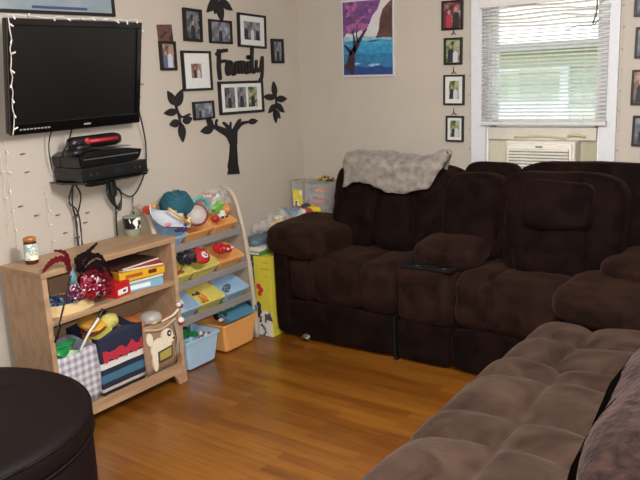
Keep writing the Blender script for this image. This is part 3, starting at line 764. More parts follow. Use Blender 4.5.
# lower bins
def fabric_bin(name, x0, x1, y0, y1, z0, z1, m_out, m_in, label, cat='storage bin', slump=.01, seed=1):
    t = thing(name, ((x0+x1)/2, (y0+y1)/2, z0), label, cat)
    bm = bmesh.new(); th = .006
    def ring(z, e, d=0): 
        out = []
        n = 8
        for (ax, ay, bx_, by_) in ((x0, y0, x1, y0), (x1, y0, x1, y1), (x1, y1, x0, y1), (x0, y1, x0, y0)):
            for k in range(n):
                u = k/n; px = ax+(bx_-ax)*u; py = ay+(by_-ay)*u
                cx, cy = (x0+x1)/2, (y0+y1)/2
                px = cx+(px-cx)*(1-e); py = cy+(py-cy)*(1-e)
                b_ = noise.noise(Vector((px*9, py*9, z*6+seed)))*slump
                out.append(bm.verts.new((px+b_, py+b_, z+(d*noise.noise(Vector((px*7, py*7, seed))) if d else 0))))
        return out
    R1 = [ring(z0+.001, .03), ring(z0+.05, .0), ring((z0+z1)/2, 0), ring(z1-.02, 0), ring(z1, .0, .03), ring(z1-.002, .05, .03), ring((z0+z1)/2, .06), ring(z0+.01, .08)]
    n = len(R1[0])
    for a in range(len(R1)-1):
        for k in range(n):
            f = bm.faces.new((R1[a][k], R1[a][(k+1) % n], R1[a+1][(k+1) % n], R1[a+1][k])); f.smooth = True; f.material_index = 0 if a < 4 else 1
    bm.faces.new(R1[0][::-1]); f = bm.faces.new(R1[-1]); f.material_index = 1
    obj('fabric_body', bm, [m_out, m_in], t)
    return t
# gingham material
def gingham(name, c1, c2, sc):
    m = bpy.data.materials.new(name); m.use_nodes = True; nt = m.node_tree; b = nt.nodes['Principled BSDF']
    g = nt.nodes.new('ShaderNodeNewGeometry'); s = nt.nodes.new('ShaderNodeSeparateXYZ'); nt.links.new(g.outputs['Position'], s.inputs[0])
    def st(sock):
        a = nt.nodes.new('ShaderNodeMath'); a.operation = 'MULTIPLY'; a.inputs[1].default_value = sc; nt.links.new(sock, a.inputs[0])
        f = nt.nodes.new('ShaderNodeMath'); f.operation = 'FRACT'; nt.links.new(a.outputs[0], f.inputs[0])
        l = nt.nodes.new('ShaderNodeMath'); l.operation = 'GREATER_THAN'; l.inputs[1].default_value = .5; nt.links.new(f.outputs[0], l.inputs[0]); return l
    h = nt.nodes.new('ShaderNodeMath'); h.operation = 'ADD'
    xy = nt.nodes.new('ShaderNodeMath'); xy.operation = 'ADD'; nt.links.new(s.outputs['X'], xy.inputs[0]); nt.links.new(s.outputs['Y'], xy.inputs[1])
    nt.links.new(st(xy.outputs[0]).outputs[0], h.inputs[0]); nt.links.new(st(s.outputs['Z']).outputs[0], h.inputs[1])
    d = nt.nodes.new('ShaderNodeMath'); d.operation = 'MULTIPLY'; d.inputs[1].default_value = .5; nt.links.new(h.outputs[0], d.inputs[0])
    mx = nt.nodes.new('ShaderNodeMix'); mx.data_type = 'RGBA'; mx.inputs[6].default_value = lin(c1); mx.inputs[7].default_value = lin(c2)
    nt.links.new(d.outputs[0], mx.inputs[0]); nt.links.new(mx.outputs[2], b.inputs['Base Color']); b.inputs['Roughness'].default_value = .85
    return m
M_ging = gingham('grey_gingham', '#d0cdd2', '#8f8c96', 27)
# navy stripes along z
def zstripe(name, stops, z0, z1):
    m = bpy.data.materials.new(name); m.use_nodes = True; nt = m.node_tree; b = nt.nodes['Principled BSDF']
    g = nt.nodes.new('ShaderNodeNewGeometry'); s = nt.nodes.new('ShaderNodeSeparateXYZ'); nt.links.new(g.outputs['Position'], s.inputs[0])
    mr = nt.nodes.new('ShaderNodeMapRange'); mr.inputs['From Min'].default_value = z0; mr.inputs['From Max'].default_value = z1
    nt.links.new(s.outputs['Z'], mr.inputs['Value'])
    r = nt.nodes.new('ShaderNodeValToRGB'); r.color_ramp.interpolation = 'CONSTANT'; e = r.color_ramp.elements
    while len(e) < len(stops): e.new(.5)
    for i, (p, c_) in enumerate(stops): e[i].position = p; e[i].color = lin(c_)
    nt.links.new(mr.outputs['Result'], r.inputs['Fac']); nt.links.new(r.outputs['Color'], b.inputs['Base Color']); b.inputs['Roughness'].default_value = .85
    return m
NV = '#1d2238'
M_nav = zstripe('navy_stripe', [(0, NV), (.06, '#d9d5cf'), (.12, NV), (.22, '#3f6c84'), (.36, NV), (.46, '#d9d5cf'), (.57, NV), (1.0, NV)], BO, BO+.30)
fabric_bin('storage_bin', .10, .345, -2.455, -2.225, BO, BO+.285, M_ging, mat('#8a8890', .9), 'grey and white gingham fabric bin at the left of the bottom shelf', seed=3)
nb = fabric_bin('storage_bin', .08, .350, -2.215, -1.945, BO, BO+.315, M_nav, mat('#1a1f33', .9), 'navy fabric bin with white, teal and red stripes, middle of the bottom shelf', seed=5)
bm = bmesh.new(); ph = []
top = [(-2.205+.25*k/12, BO+.222+.012*math.sin(k*1.6)+(.012 if k % 3 == 0 else 0)) for k in range(13)]
bot = [(-1.955-.25*k/12, BO+.178+.010*math.sin(k*2.1)) for k in range(13)]
prism(bm, top+bot, 'x', .3535, .3585); obj('red_applique', bm, mat('#b0283a', .8), nb)
bk = fabric_bin('storage_basket', .08, .350, -1.935, -1.71, BO, BO+.27, mat('#9b7d62', .9, noise_amt=.1, noise_scale=60, bump=.5, bump_scale=300), mat('#b56a2c', .9), 'tan basket with a cream puppy applique at the right of the bottom shelf', 'storage basket', seed=8)
bm = bmesh.new()
def ell(cy, cz, ry, rz, x0, x1, mi=0, rot=0, n=20):
    prism(bm, [(cy+ry*math.cos(a)*math.cos(rot)-rz*math.sin(a)*math.sin(rot), cz+ry*math.cos(a)*math.sin(rot)+rz*math.sin(a)*math.cos(rot)) for a in [2*PI*k/n for k in range(n)]], 'x', x0, x1, mi)
ell(-1.785, BO+.185, .040, .042, .352, .364)          # head
ell(-1.765, BO+.165, .028, .022, .352, .366)          # muzzle
ell(-1.845, BO+.13, .060, .06, .352, .363, rot=.5)  # body
ell(-1.882, BO+.07, .018, .055, .352, .364)           # leg
ell(-1.82, BO+.135, .06, .032, .352, .3635)
ell(-1.905, BO+.20, .02, .035, .352, .362)            # tail/ear
ell(-1.772, BO+.198, .015, .018, .364, .367, 1); ell(-1.772, BO+.198, .006, .007, .367, .369, 2)
ell(-1.745, BO+.163, .007, .007, .366, .368, 1)
obj('puppy_applique', bm, [mat('#e3d9bf', .9), mat('#2b2420', .6), mat('#d9d5cf', .5)], bk)
bm = bmesh.new()
prism(bm, [(-1.862, BO+.055), (-1.762, BO+.062), (-1.758, BO+.128), (-1.862, BO+.118)], 'x', .352, .3655, 0)
prism(bm, [(-1.852, BO+.066), (-1.772, BO+.072), (-1.768, BO+.118), (-1.852, BO+.109)], 'x', .3655, .367, 1)
obj('pocket_patch', bm, [mat('#4f4322', .8), mat('#a89a4c', .8)], bk)
bm = bmesh.new(); tube(bm, [(.352, -1.93, BO+.258), (.36, -1.82, BO+.235), (.36, -1.71, BO+.262)], .006, n=8); obj('rim_piping', bm, mat('#bca88a', .8), bk)

# toys in lower bins
bw = thing('toy_bowl', (.23, -2.35, BO+.24), 'green toy bowls heaped in the gingham bin', 'toy bowl')
for i, (x, y, z, h) in enumerate(((.25, -2.38, .275, '#2e9a52'), (.22, -2.31, .29, '#38a45c'), (.28, -2.34, .262, '#c3dcb6'))):
    bm = bmesh.new(); M = Euler((random.uniform(-.5, .5), random.uniform(-.4, .4), 0)).to_matrix().to_4x4()
    lathe(bm, [(.0, 0), (.03, .002), (.055, .03), (.058, .032), (.053, .03), (.028, .006), (0, .005)], (x, y, BO+z-.03), n=20, M=M, cap=False); obj('bowl', bm, mat(h, .35), bw)
bm = bmesh.new(); tube(bm, [(.355, -2.33, .40), (.37, -2.282, .475), (.37, -2.235, .514), (.37, -2.205, .545)], lambda t: .006+.001*t, n=8)
wd = thing('toy_wand', (.36, -2.33, .40), 'white toy wand with a black tip sticking up between the gingham and navy bins', 'toy')
obj('shaft', bm, mat('#d5d8cf', .35), wd)
bm = bmesh.new(); tube(bm, [(.371, -2.215, .535), (.371, -2.195, .556), (.371, -2.182, .572)], .009, n=8)
obj('handle', bm, mat('#121112', .35), wd)
tb = thing('toy_burger', (.25, -2.15, BO+.29), 'stack of yellow, red and brown plush burger layers on the navy bin', 'plush toy')
for nm, z, s, h, dx, dy in (('bottom_bun', .30, (.06, .062, .016), '#b07a33', 0, 0), ('lettuce', .318, (.066, .068, .007), '#b4a546', .01, .01), ('patty', .332, (.058, .06, .010), '#5e2f20', 0, -.01), ('tomato', .345, (.056, .055, .007), '#b0361f', 0, .0), ('cheese', .354, (.06, .06, .005), '#dcae3a', 0, 0), ('top_bun', .372, (.055, .056, .02), '#c0892f', -.01, -.02)):
    bm = bmesh.new(); puff(bm, (.26+dx, -2.165+dy, BO+z), s, n=2.6, wob=.008, wscale=22, seed=z*9, res=8, rot=(.25, .2, 0)); obj(nm, bm, mat(h, .85), tb, smooth=True)
tk = thing('plush_toy', (.27, -2.08, BO+.31), 'pale yellow plush toy with red trim resting on the navy bin', 'plush toy')
bm = bmesh.new(); puff(bm, (.27, -2.085, BO+.345), (.045, .048, .045), n=2.4, wob=.012, wscale=20, seed=4, res=10); obj('body', bm, mat('#c8bd62', .85), tk, smooth=True)
bm = bmesh.new()
for k in range(7): blob(bm, (.325+.006*math.sin(k), -2.14+k*.018, BO+.292+.006*math.cos(k*2)), (.014, .013, .010))
obj('ruffle', bm, mat('#d8a85a', .8), tk, smooth=True)
bm = bmesh.new()
for k in range(3): blob(bm, (.336, -2.12+k*.03, BO+.300), (.009, .010, .006))
obj('red_trim', bm, mat('#99242a', .8), tk, smooth=True)
bm = bmesh.new(); puff(bm, (.20, -1.90, BO+.262), (.09, .055, .022), n=2.6, wob=.012, wscale=14, seed=6, res=8, rot=(0, .1, .2))
tag(obj('orange_blanket', bm, mat('#c1702b', .85), smooth=True), 'folded orange cloth stuffed in the puppy basket', 'cloth')
bm = bmesh.new(); blob(bm, (.26, -1.80, BO+.275), (.06, .06, .04), n=2.2, res=10)
pb = tag(obj('plastic_tub', bm, mat('#c9c6bd', .15, trans=.35, spec=.7), smooth=True), 'clear plastic domed container sitting in the puppy basket', 'container')
bm = bmesh.new(); blob(bm, (.30, -1.815, BO+.262), (.02, .022, .012)); tag(obj('toy_lemon', bm, mat('#d8c55a', .4), smooth=True), 'small yellow toy in front of the clear domed container', 'toy')
rt = thing('rattle_toy', (.36, -1.70, BO+.23), 'white and red rattle with cords hanging at the right of the puppy basket', 'toy')
bm = bmesh.new(); tube(bm, [(.33, -1.79, BO+.262), (.36, -1.735, BO+.285), (.365, -1.69, BO+.31)], .007, n=8); obj('handle', bm, mat('#cfc3ae', .5), rt)
bm = bmesh.new(); blob(bm, (.372, -1.685, BO+.245), (.017, .018, .019), res=8); blob(bm, (.368, -1.69, BO+.335), (.012, .014, .012), res=6); obj('white_ball', bm, mat('#dfdcd6', .3), rt, smooth=True)
bm = bmesh.new(); blob(bm, (.373, -1.685, BO+.234), (.0165, .018, .012), res=8); blob(bm, (.37, -1.675, BO+.325), (.011, .011, .011), res=6); obj('red_cap', bm, mat('#a8202c', .3), rt, smooth=True)
bm = bmesh.new()
for k in range(3): tube(bm, [(.358, -1.73+.01*k, BO+.27), (.362, -1.715+.008*k, BO+.15), (.358, -1.74+.02*k, BO+.05)], .0035, n=6)
obj('cord', bm, mat('#a89a86', .7), rt)

# ------------------------------------------------------------------ TOY ORGANISER
og = thing('toy_organizer', (.15, -1.3, 0), 'greige plastic toy organiser frame with curved sides and four tiers of bins', 'toy organiser')
M_org = mat('#a89985', .55); M_rail = mat('#8d8985', .5)
prof = [(.045, .0), (.045, .94), (.07, .962), (.115, .95), (.155, .90), (.185, .80), (.208, .70), (.228, .55), (.243, .38), (.256, .2), (.262, .0)]
for y0 in (-.955, -1.66):
    bm = bmesh.new(); prism(bm, prof, 'y', y0, y0+.022); obj('side_panel', bm, M_org, og)
    bm = bmesh.new(); tube(bm, [(x, y0+.011, z) for x, z in prof[1:]], .017, n=10, sub=4); obj('edge_tube', bm, mat('#b4a692', .45), og)
ROWS = [(.145, .815, .055), (.18, .60, .05), (.205, .40, .045)]
for x, z, h in ROWS:
    bm = bmesh.new(); box(bm, (x+.070, -1.318, z-.103), (.010, .66, .046), M=Matrix.Rotation(.12, 4, 'Y'), bev=.003)
    box(bm, (x-.06, -1.31, z-.10), (.010, .69, .04), bev=.003)
    obj('rail', bm, M_rail, og)

def toy_bin(cx, cy, zr, w, d, h, tilt_, hexc, label, group):
    """tapered open tub, rim centre at (cx,cy,zr); w along y, d along x; tilted forward about y"""
    t = thing('toy_bin', (cx, cy, zr-h), label, 'toy bin', group)
    M = Matrix.Translation((cx, cy, zr)) @ Matrix.Rotation(tilt_, 4, 'Y')
    bm = bmesh.new()
    def ring(s, z, o=0.):
        pts = []; r_ = .018; W_, D_ = w/2*s+o, d/2*s+o
        for sx, sy, a0 in ((1, 1, 0), (-1, 1, PI/2), (-1, -1, PI), (1, -1, 3*PI/2)):
            for k in range(4):
                a = a0+PI/2*k/3; pts.append(bm.verts.new(M @ Vector((sx*(D_-r_)+r_*math.cos(a), sy*(W_-r_)+r_*math.sin(a), z))))
        return pts
    R_ = [ring(.80, -h), ring(.97, -.012), ring(1, -.012, .004), ring(1, 0, .004), ring(.965, 0), ring(.78, -h+.004)]
    n = len(R_[0])
    for a in range(len(R_)-1):
        for k in range(n):
            f = bm.faces.new((R_[a][k], R_[a][(k+1) % n], R_[a+1][(k+1) % n], R_[a+1][k]))
    bm.faces.new(R_[0][::-1]); bm.faces.new(R_[-1])
    obj('tub', bm, mat(hexc, .38, spec=.5), t)
    return t, M
OR, YE, BL = '#e0a261', '#d3c66a', '#9db9cf'
GB = 'small slanted bins of the toy organiser'
ys = (-1.54, -1.33, -1.11)
bins = {}
for r_, (x, z, h) in enumerate(ROWS):
    cols = ((BL, OR, OR), (YE, YE, OR), (BL, YE, BL))[r_]
    names = (('pale blue bin at the left of the top tier', 'orange bin in the middle of the top tier under the drum', 'orange bin at the right of the top tier under the green star'),
             ('yellow bin at the left of the second tier holding a black and red toy', 'yellow bin in the middle of the second tier holding a red shield', 'orange bin at the right of the second tier with red toys'),
             ('pale blue bin at the left of the third tier', 'yellow bin with orange toy animals in the middle of the third tier', 'blue bin with a dark wire ball at the right of the third tier'))[r_]
    for k in range(3):
        if r_ == 0 and k == 2: pass
        bins[(r_, k)] = toy_bin(x, ys[k], z, .205, .172, .085, .42, cols[k], names[k], GB)
bins['b'] = toy_bin(.19, -1.47, .185, .275, .25, .175, .0, '#a7c6dc', 'large light blue bin with green toys on the floor below the organiser', 'large floor bins of the toy organiser')
bins['o'] = toy_bin(.185, -1.135, .185, .315, .25, .175, .0, '#e0a25c', 'large orange bin with a blue tray and green toy on the floor', 'large floor bins of the toy organiser')

def toy(name, label, cat, parts, group=None, loc=None):
    """parts: list of (part name, function(bm), material, smooth)"""
    if len(parts) == 1:
        bm = bmesh.new(); parts[0][1](bm); return tag(obj(name, bm, parts[0][2], smooth=parts[0][3]), label, cat, group)
    t = thing(name, loc, label, cat, group)
    for nm, fn, m, sm in parts:
        bm = bmesh.new(); fn(bm); obj(nm, bm, m, t, smooth=sm)
    return t
# top tier toys
def spiky(bm):
    puff(bm, (.13, -1.42, .945), (.085, .10, .078), n=2.1, wob=.012, wscale=26, seed=1, res=16)
    for i in range(70):
        a = random.uniform(0, 2*PI); u = random.uniform(.1, 1); d = Vector((math.sqrt(1-u*u)*math.cos(a)*.085, math.sqrt(1-u*u)*math.sin(a)*.10, u*.078)); p = Vector((.13, -1.42, .945))+d*.95
        tube(bm, [p, p+d.normalized()*.014], lambda t: .004*(1-t)+.001, n=5, smooth=False)
toy('tufted_ball', 'dark teal tufted ball on the top tier of the organiser', 'toy ball', [('ball', spiky, mat('#1d5560', .85), True)])
Md = Matrix.Rotation(math.radians(-34), 4, 'Z') @ Matrix.Rotation(math.radians(66), 4, 'Y')
toy('toy_drum', 'grey-faced round hand drum with a dark red rim leaning on the top tier', 'toy drum',
    [('shell', lambda bm: lathe(bm, [(.06, -.03), (.064, .0)], (.215, -1.345, .878), M=Md, n=36), mat('#cfc8bb', .5), True),
     ('drum_skin', lambda bm: lathe(bm, [(.0, .001), (.058, .0015), (.058, -.002)], (.215, -1.345, .878), M=Md, n=36, cap=False), mat('#b5ada3', .6), True),
     ('rim', lambda bm: tube(bm, [Vector((.215, -1.345, .878))+Md @ Vector((.062*math.cos(2*PI*k/30), .062*math.sin(2*PI*k/30), .0)) for k in range(31)], .006, smooth=False), mat('#7e1620', .35), True)], loc=(.2, -1.255, .8))
def dish(bm):
    # shallow curved white play tray, tilted towards the room
    M = Matrix.Translation((.20, -1.575, .885)) @ Matrix.Rotation(math.radians(-20), 4, 'Z') @ Matrix.Rotation(math.radians(48), 4, 'Y') @ Matrix.Rotation(math.radians(-30), 4, 'X')
    n = 14; rows = []
    for s_ in (0, 1):
        g_ = []
        for i in range(n+1):
            r_ = []
            for j in range(7):
                u = i/n*2-1; v = j/6*2-1
                r_.append(bm.verts.new(M @ Vector((v*.055, u*.135, .025*u*u+.02*v*v-.004*s_+.012*math.sin(u*3)))))
            g_.append(r_)
        rows.append(g_)
    for s_ in (0, 1):
        for i in range(n):
            for j in range(6): bm.faces.new((rows[s_][i][j], rows[s_][i+1][j], rows[s_][i+1][j+1], rows[s_][i][j+1]))
    for i in range(n):
        for j in (0, 6): bm.faces.new((rows[0][i][j], rows[0][i+1][j], rows[1][i+1][j], rows[1][i][j]))
    for j in range(6):
        for i in (0, n): bm.faces.new((rows[0][i][j], rows[0][i][j+1], rows[1][i][j+1], rows[1][i][j]))
toy('play_tray', 'curved pale grey-blue plastic play tray with pink and navy stickers, top tier left', 'toy',
    [('tray', dish, mat('#c3c9cf', .35), True),
     ('pink_sticker', lambda bm: (blob(bm, (.243, -1.60, .868), (.012, .02, .012)),), mat('#d77a9a', .5), True),
     ('navy_sticker', lambda bm: (blob(bm, (.25, -1.485, .828), (.012, .014, .028), rot=(-.6, 0, 0)), blob(bm, (.255, -1.54, .828), (.01, .025, .01))), mat('#2c2c68', .5), True)], loc=(.21, -1.5, .8))
toy('toy_block', 'orange and red block at the far left of the top tier', 'toy block',
    [('red_half', lambda bm: box(bm, (.15, -1.655, .955), (.04, .035, .035), M=Euler((.3, .2, .4)).to_matrix().to_4x4(), bev=.004), mat('#c0402c', .45), False),
     ('orange_half', lambda bm: box(bm, (.15, -1.62, .960), (.04, .035, .035), M=Euler((.3, .2, .4)).to_matrix().to_4x4(), bev=.004), mat('#e09a3a', .45), False)], loc=(.2, -1.63, .87))
def star(bm):
    M = Matrix.Translation((.16, -1.11, .875)) @ Matrix.Rotation(.5, 4, 'Y') @ Matrix.Rotation(.3, 4, 'X')
    t = bmesh.new(); prism(t, [((.055 if k % 2 == 0 else .026)*math.sin(2*PI*k/10), (.055 if k % 2 == 0 else .026)*math.cos(2*PI*k/10)) for k in range(10)], 'x', -.012, .012)
    bmesh.ops.bevel(t, geom=t.edges[:], offset=.004, segments=2, affect='EDGES'); xf(t, t.verts, M); merge(bm, t)
toy('toy_star', 'lime green star toy at the right of the top tier', 'toy', [('star', star, mat('#7fc25a', .4), False)])
toy('toy_ring', 'teal ring toy behind the drum on the top tier', 'toy ring', [('ring', lambda bm: tube(bm, [(.13+.02*math.cos(2*PI*k/24), -1.23+.05*math.cos(2*PI*k/24), .90+.05*math.sin(2*PI*k/24)) for k in range(25)], .012, smooth=False), mat('#5fa3a0', .4), True)])
toy('toy_apple', 'small red toy ball at the front of the top tier', 'toy ball', [('ball', lambda bm: blob(bm, (.215, -1.195, .825), (.022, .028, .022), res=8), mat('#b3242e', .35), True)])
toy('toy_cup', 'orange toy cup on the right end of the top tier', 'toy cup', [('cup', lambda bm: lathe(bm, [(.0, 0), (.018, 0), (.026, .05), (.022, .05), (.016, .005), (0, .005)], (.16, -1.02, .825), M=Matrix.Rotation(.5, 4, 'X'), cap=False), mat('#dd9148', .4), True)])
toy('toy_car', 'small white toy car at the right of the top tier', 'toy car', [('body', lambda bm: (blob(bm, (.19, -1.11, .83), (.02, .032, .014), n=3), blob(bm, (.19, -1.105, .845), (.014, .018, .012), n=3)), mat('#d6d2cb', .35), True),
     ('wheel', lambda bm: [tube(bm, [(.207, y, .82), (.213, y, .82)], .008, n=10, smooth=False) for y in (-1.125, -1.09)], mat('#222022', .5), False)], loc=(.215, -1.085, .8))
def bag(bm):
    puff(bm, (.11, -1.09, .92), (.05, .12, .065), n=2.3, wob=.03, wscale=22, seed=8, res=14)
toy('plastic_bag', 'crumpled clear plastic bag behind the star on the top tier', 'plastic bag', [('bag', bag, mat('#eeebe4', .2, alpha=.2, spec=.9), True)])
toy('toy_beads', 'loose white and pink beads inside the clear plastic bag', 'beads', [('bead', lambda bm: [blob(bm, (.11+random.uniform(-.02, .02), -1.20+random.uniform(0, .12), .945+random.uniform(-.015, .02)), (.010,)*3, mi=k % 3, res=2) for k in range(14)], [mat('#e6e0da', .3), mat('#c9706a', .4), mat('#a77d60', .4)], True)]).__setitem__('kind', 'stuff')
toy('toy_pencil', 'long tan wooden stick leaning in front of the teal ball', 'stick', [('stick', lambda bm: tube(bm, [(.235, -1.575, .955), (.255, -1.45, .845)], .0085, n=6, smooth=False), mat('#d1a15c', .5), False)])
toy('toy_figure', 'small pale yellow toy figure under the drum on the top tier', 'toy', [('figure', lambda bm: (blob(bm, (.225, -1.43, .84), (.014, .02, .028)), blob(bm, (.23, -1.42, .87), (.01, .01, .01))), mat('#dccb8c', .5), True)])
# second tier
toy('toy_shield', 'red rounded shield toy with a white emblem in the second tier', 'toy shield',
    [('shield', lambda bm: puff(bm, (.225, -1.35, .632), (.018, .062, .05), n=2.3, wob=.003, res=10, rot=(-.25, -.6, 0)), mat('#b1232b', .4), True),
     ('emblem', lambda bm: puff(bm, (.243, -1.335, .638), (.004, .024, .022), n=2., wob=0, res=6, rot=(-.25, -.6, 0)), mat('#d8d6d2', .4), True),
     ('emblem_bar', lambda bm: [box(bm, (.248, -1.335+dy, .640), (.003, .005, .026), M=Euler((.5*s_, -.6, 0)).to_matrix().to_4x4()) for dy, s_ in ((-.007, 1), (.007, -1))], mat('#8d2630', .4), False)], loc=(.25, -1.36, .55))
toy('toy_vehicle', 'dark grey and navy toy vehicle behind the red shield, second tier', 'toy car',
    [('body', lambda bm: puff(bm, (.19, -1.435, .64), (.04, .055, .035), n=2.8, wob=.015, wscale=24, seed=3, res=8), mat('#34323c', .4), True),
     ('wheel', lambda bm: [lathe(bm, [(.018, -.006), (.018, .006)], (.236, y, .625), n=14, M=Matrix.Rotation(PI/2, 4, 'Y')) for y in (-1.46, -1.415)], mat('#17161a', .5), False)], loc=(.21, -1.43, .57))
toy('toy_sword', 'thin black toy sword lying in the left yellow bin, second tier', 'toy sword', [('blade', lambda bm: (tube(bm, [(.225, -1.61, .66), (.235, -1.49, .672)], .006, n=6, smooth=False), tube(bm, [(.25, -1.55, .585), (.235, -1.47, .66)], .0035, n=6, smooth=False)), mat('#191718', .4), False)])
toy('small_toy', 'small dark red toy at the front of the left yellow bin', 'toy', [('ball', lambda bm: (blob(bm, (.25, -1.575, .588), (.016, .022, .016), res=6), blob(bm, (.25, -1.535, .583), (.012, .018, .008), res=6)), mat('#9c2a26', .4), True)])
def redcar(bm):
    puff(bm, (.205, -1.16, .635), (.035, .045, .025), n=2.7, wob=.014, wscale=24, seed=9, res=10, rot=(0, .4, .2))
    puff(bm, (.205, -1.095, .62), (.03, .03, .02), n=2.4, wob=.01, wscale=24, seed=2, res=8, rot=(0, .4, -.2))
toy('plastic_toy', 'bright red chunky plastic toy in the right bin of the second tier', 'toy',
    [('body', redcar, mat('#b3202a', .35), True),
     ('white_detail', lambda bm: [blob(bm, (.238, y, z), (.006, .012, .008)) for y, z in ((-1.17, .637), (-1.13, .625), (-1.09, .627))], mat('#d3cdc8', .4), True)], loc=(.235, -1.1, .57))
toy('toy_baton', 'white baton lying above the red shield, second tier', 'toy', [('baton', lambda bm: tube(bm, [(.16, -1.33, .69), (.17, -1.23, .672)], .008, n=8, smooth=False), mat('#dcd6cc', .4), True)])
# third tier
toy('toy_animal', 'orange and dark toy animals in the middle bin of the third tier', 'toy animal',
    [('body', lambda bm: (puff(bm, (0.245, -1.385, 0.39), (.016, .035, .018), n=2.2, wob=.006, wscale=30, res=8, rot=(-.7, 0, 0)), tube(bm, [(0.245, -1.405, 0.405), (0.25, -1.375, 0.355)], .008), tube(bm, [(0.24, -1.36, 0.39), (0.25, -1.345, 0.35)], .008)), mat('#d98a3a', .5), True),
     ('dark_limb', lambda bm: (tube(bm, [(0.23, -1.45, 0.42), (0.24, -1.405, 0.417)], .006), tube(bm, [(0.235, -1.42, 0.43), (0.24, -1.4, 0.41)], .007)), mat('#3a1f18', .5), True)], loc=(0.24, -1.38, 0.365))
def wireball(bm):
    for k in range(5):
        a = k*PI/5
        tube(bm, [Vector((0.225, -1.16, 0.38))+Vector((.006*math.cos(t), 0, 0))+Vector((math.cos(a)*math.cos(t)*.018, math.cos(t)*math.sin(a)*.018+math.sin(t)*.024*(k % 2), math.sin(t)*.022)) for t in [2*PI*q_/16 for q_ in range(17)]], .0028, n=5, smooth=False)
toy('wire_ball', 'small dark open-work ball in the blue bin, third tier', 'toy ball', [('ball', wireball, mat('#4b5058', .4, metal=.3), True)])
toy('baby_toy', 'white and black plush with pink, left bin of the third tier', 'plush toy',
    [('body', lambda bm: (puff(bm, (0.24, -1.585, 0.405), (.025, .05, .025), n=2.3, wob=.012, wscale=26, res=8), blob(bm, (0.255, -1.625, 0.445), (.02, .025, .018))), mat('#cfc9cf', .8), True),
     ('pink_patch', lambda bm: (blob(bm, (0.262, -1.63, 0.457), (.012, .02, .012)), blob(bm, (0.26, -1.59, 0.44), (.01, .016, .01))), mat('#c77f93', .8), True),
     ('dark_patch', lambda bm: (blob(bm, (0.265, -1.615, 0.39), (.01, .02, .01)), blob(bm, (0.266, -1.575, 0.397), (.008, .012, .012))), mat('#2a1c24', .8), True)], loc=(0.24, -1.6, 0.385))
# floor bins
toy('toy_bricks', 'dark green brick toys piled in the large light blue bin', 'toy blocks',
    [('brick', lambda bm: [box(bm, (.20+random.uniform(-.04, .05), -1.50+random.uniform(-.06, .06), .165+random.uniform(0, .04)), (.03, .055, .018), M=Euler((random.uniform(-.4, .4), random.uniform(-.4, .4), random.uniform(0, 3))).to_matrix().to_4x4(), bev=.002) for k in range(14)], mat('#1f7a3d', .35), False),
     ('post', lambda bm: [tube(bm, [(.21, y, .17), (.215, y, .24)], .006, n=8, smooth=False) for y in (-1.53, -1.48)], mat('#2c5a40', .4), False)], loc=(.2, -1.5, .15))
tbt = thing('toy_bits', (.22, -1.38, .15), 'small white and red toy pieces at the right of the light blue bin', 'toy')
for k in range(9):
    bm = bmesh.new(); blob(bm, (.22+random.uniform(-.03, .04), -1.40+random.uniform(-.03, .05), .155+random.uniform(0, .02)), (.010, .012, .008), res=3)
    obj('piece', bm, mat('#d5d0ca' if k % 2 else '#b05a4a', .4), tbt, smooth=True)
def bluetray(bm):
    M = Matrix.Translation((.17, -1.075, .235)) @ Matrix.Rotation(.42, 4, 'Y')
    t = bmesh.new()
    bxa(t, (-.12, -.15, -.008), (.12, .13, .0), bev=.003); bxa(t, (-.12, -.15, 0), (-.11, .13, .03)); bxa(t, (-.12, .12, 0), (.12, .13, .03)); bxa(t, (-.12, -.15, 0), (.12, -.14, .02))
    xf(t, t.verts, M); merge(bm, t)
toy('blue_tray', 'slate blue shallow plastic tray lying in the large orange bin', 'tray', [('tray', bluetray, mat('#4d7d96', .4), False)])
toy('toy_animal', 'bright green toy lying on the slate blue tray', 'toy animal',
    [('body', lambda bm: puff(bm, (.185, -1.15, .262), (.04, .065, .026), n=2.2, wob=.008, wscale=22, res=10, rot=(0, .35, 0)), mat('#58c440', .4), True),
     ('limb', lambda bm: [blob(bm, (.20+dx, -1.15+dy, .252), (.014, .02, .012)) for dx, dy in ((.02, -.045), (.02, .04), (-.01, .065), (.0, -.065))], mat('#4cb838', .4), True)], loc=(.2, -1.11, .24))
toy('toy_vehicle', 'small black and tan toy at the left of the orange bin', 'toy', [('bits', lambda bm: (blob(bm, (.19, -1.22, .21), (.03, .02, .02), mi=0), blob(bm, (.235, -1.235, .20), (.015, .022, .012), mi=1), blob(bm, (.225, -1.19, .215), (.012, .015, .015), mi=0)), [mat('#1d1a20', .4), mat('#c7a994', .5)], True)])

# ------------------------------------------------------------------ STACK BETWEEN ORGANISER AND SOFA
yb = thing('game_carton', (.28, -.75, 0), 'tall yellow cardboard game carton with white base print, standing beside the sofa', 'carton')
bm = bmesh.new(); bxa(bm, (.232, -.90, .0), (.362, -.66, .53), bev=.003); obj('carton', bm, mat('#c9bc3c', .5, noise_amt=.08), yb)
bm = bmesh.new(); bxa(bm, (.233, -.9015, .002), (.361, -.8995, .17)); obj('white_print', bm, ramp_mat('carton_print', 'noise', 22, [(.42, '#d3d0c6'), (.52, '#c9c4b8'), (.6, '#39363a'), (.68, '#a9a9a4')], .5, interp='CONSTANT'), yb)
bm = bmesh.new()
for (x, z, r_) in ((.265, .33, .020), (.285, .31, .018), (.27, .285, .018)): blob(bm, (x, -.9015, z), (r_, .001, r_), res=5)
obj('red_print', bm, mat('#b3322a', .5), yb)
bm = bmesh.new()
for (x, z, r_) in ((.255, .20, .02), (.262, .165, .016), (.25, .14, .016)): blob(bm, (x, -.902, z), (r_, .001, r_*1.4), res=5)
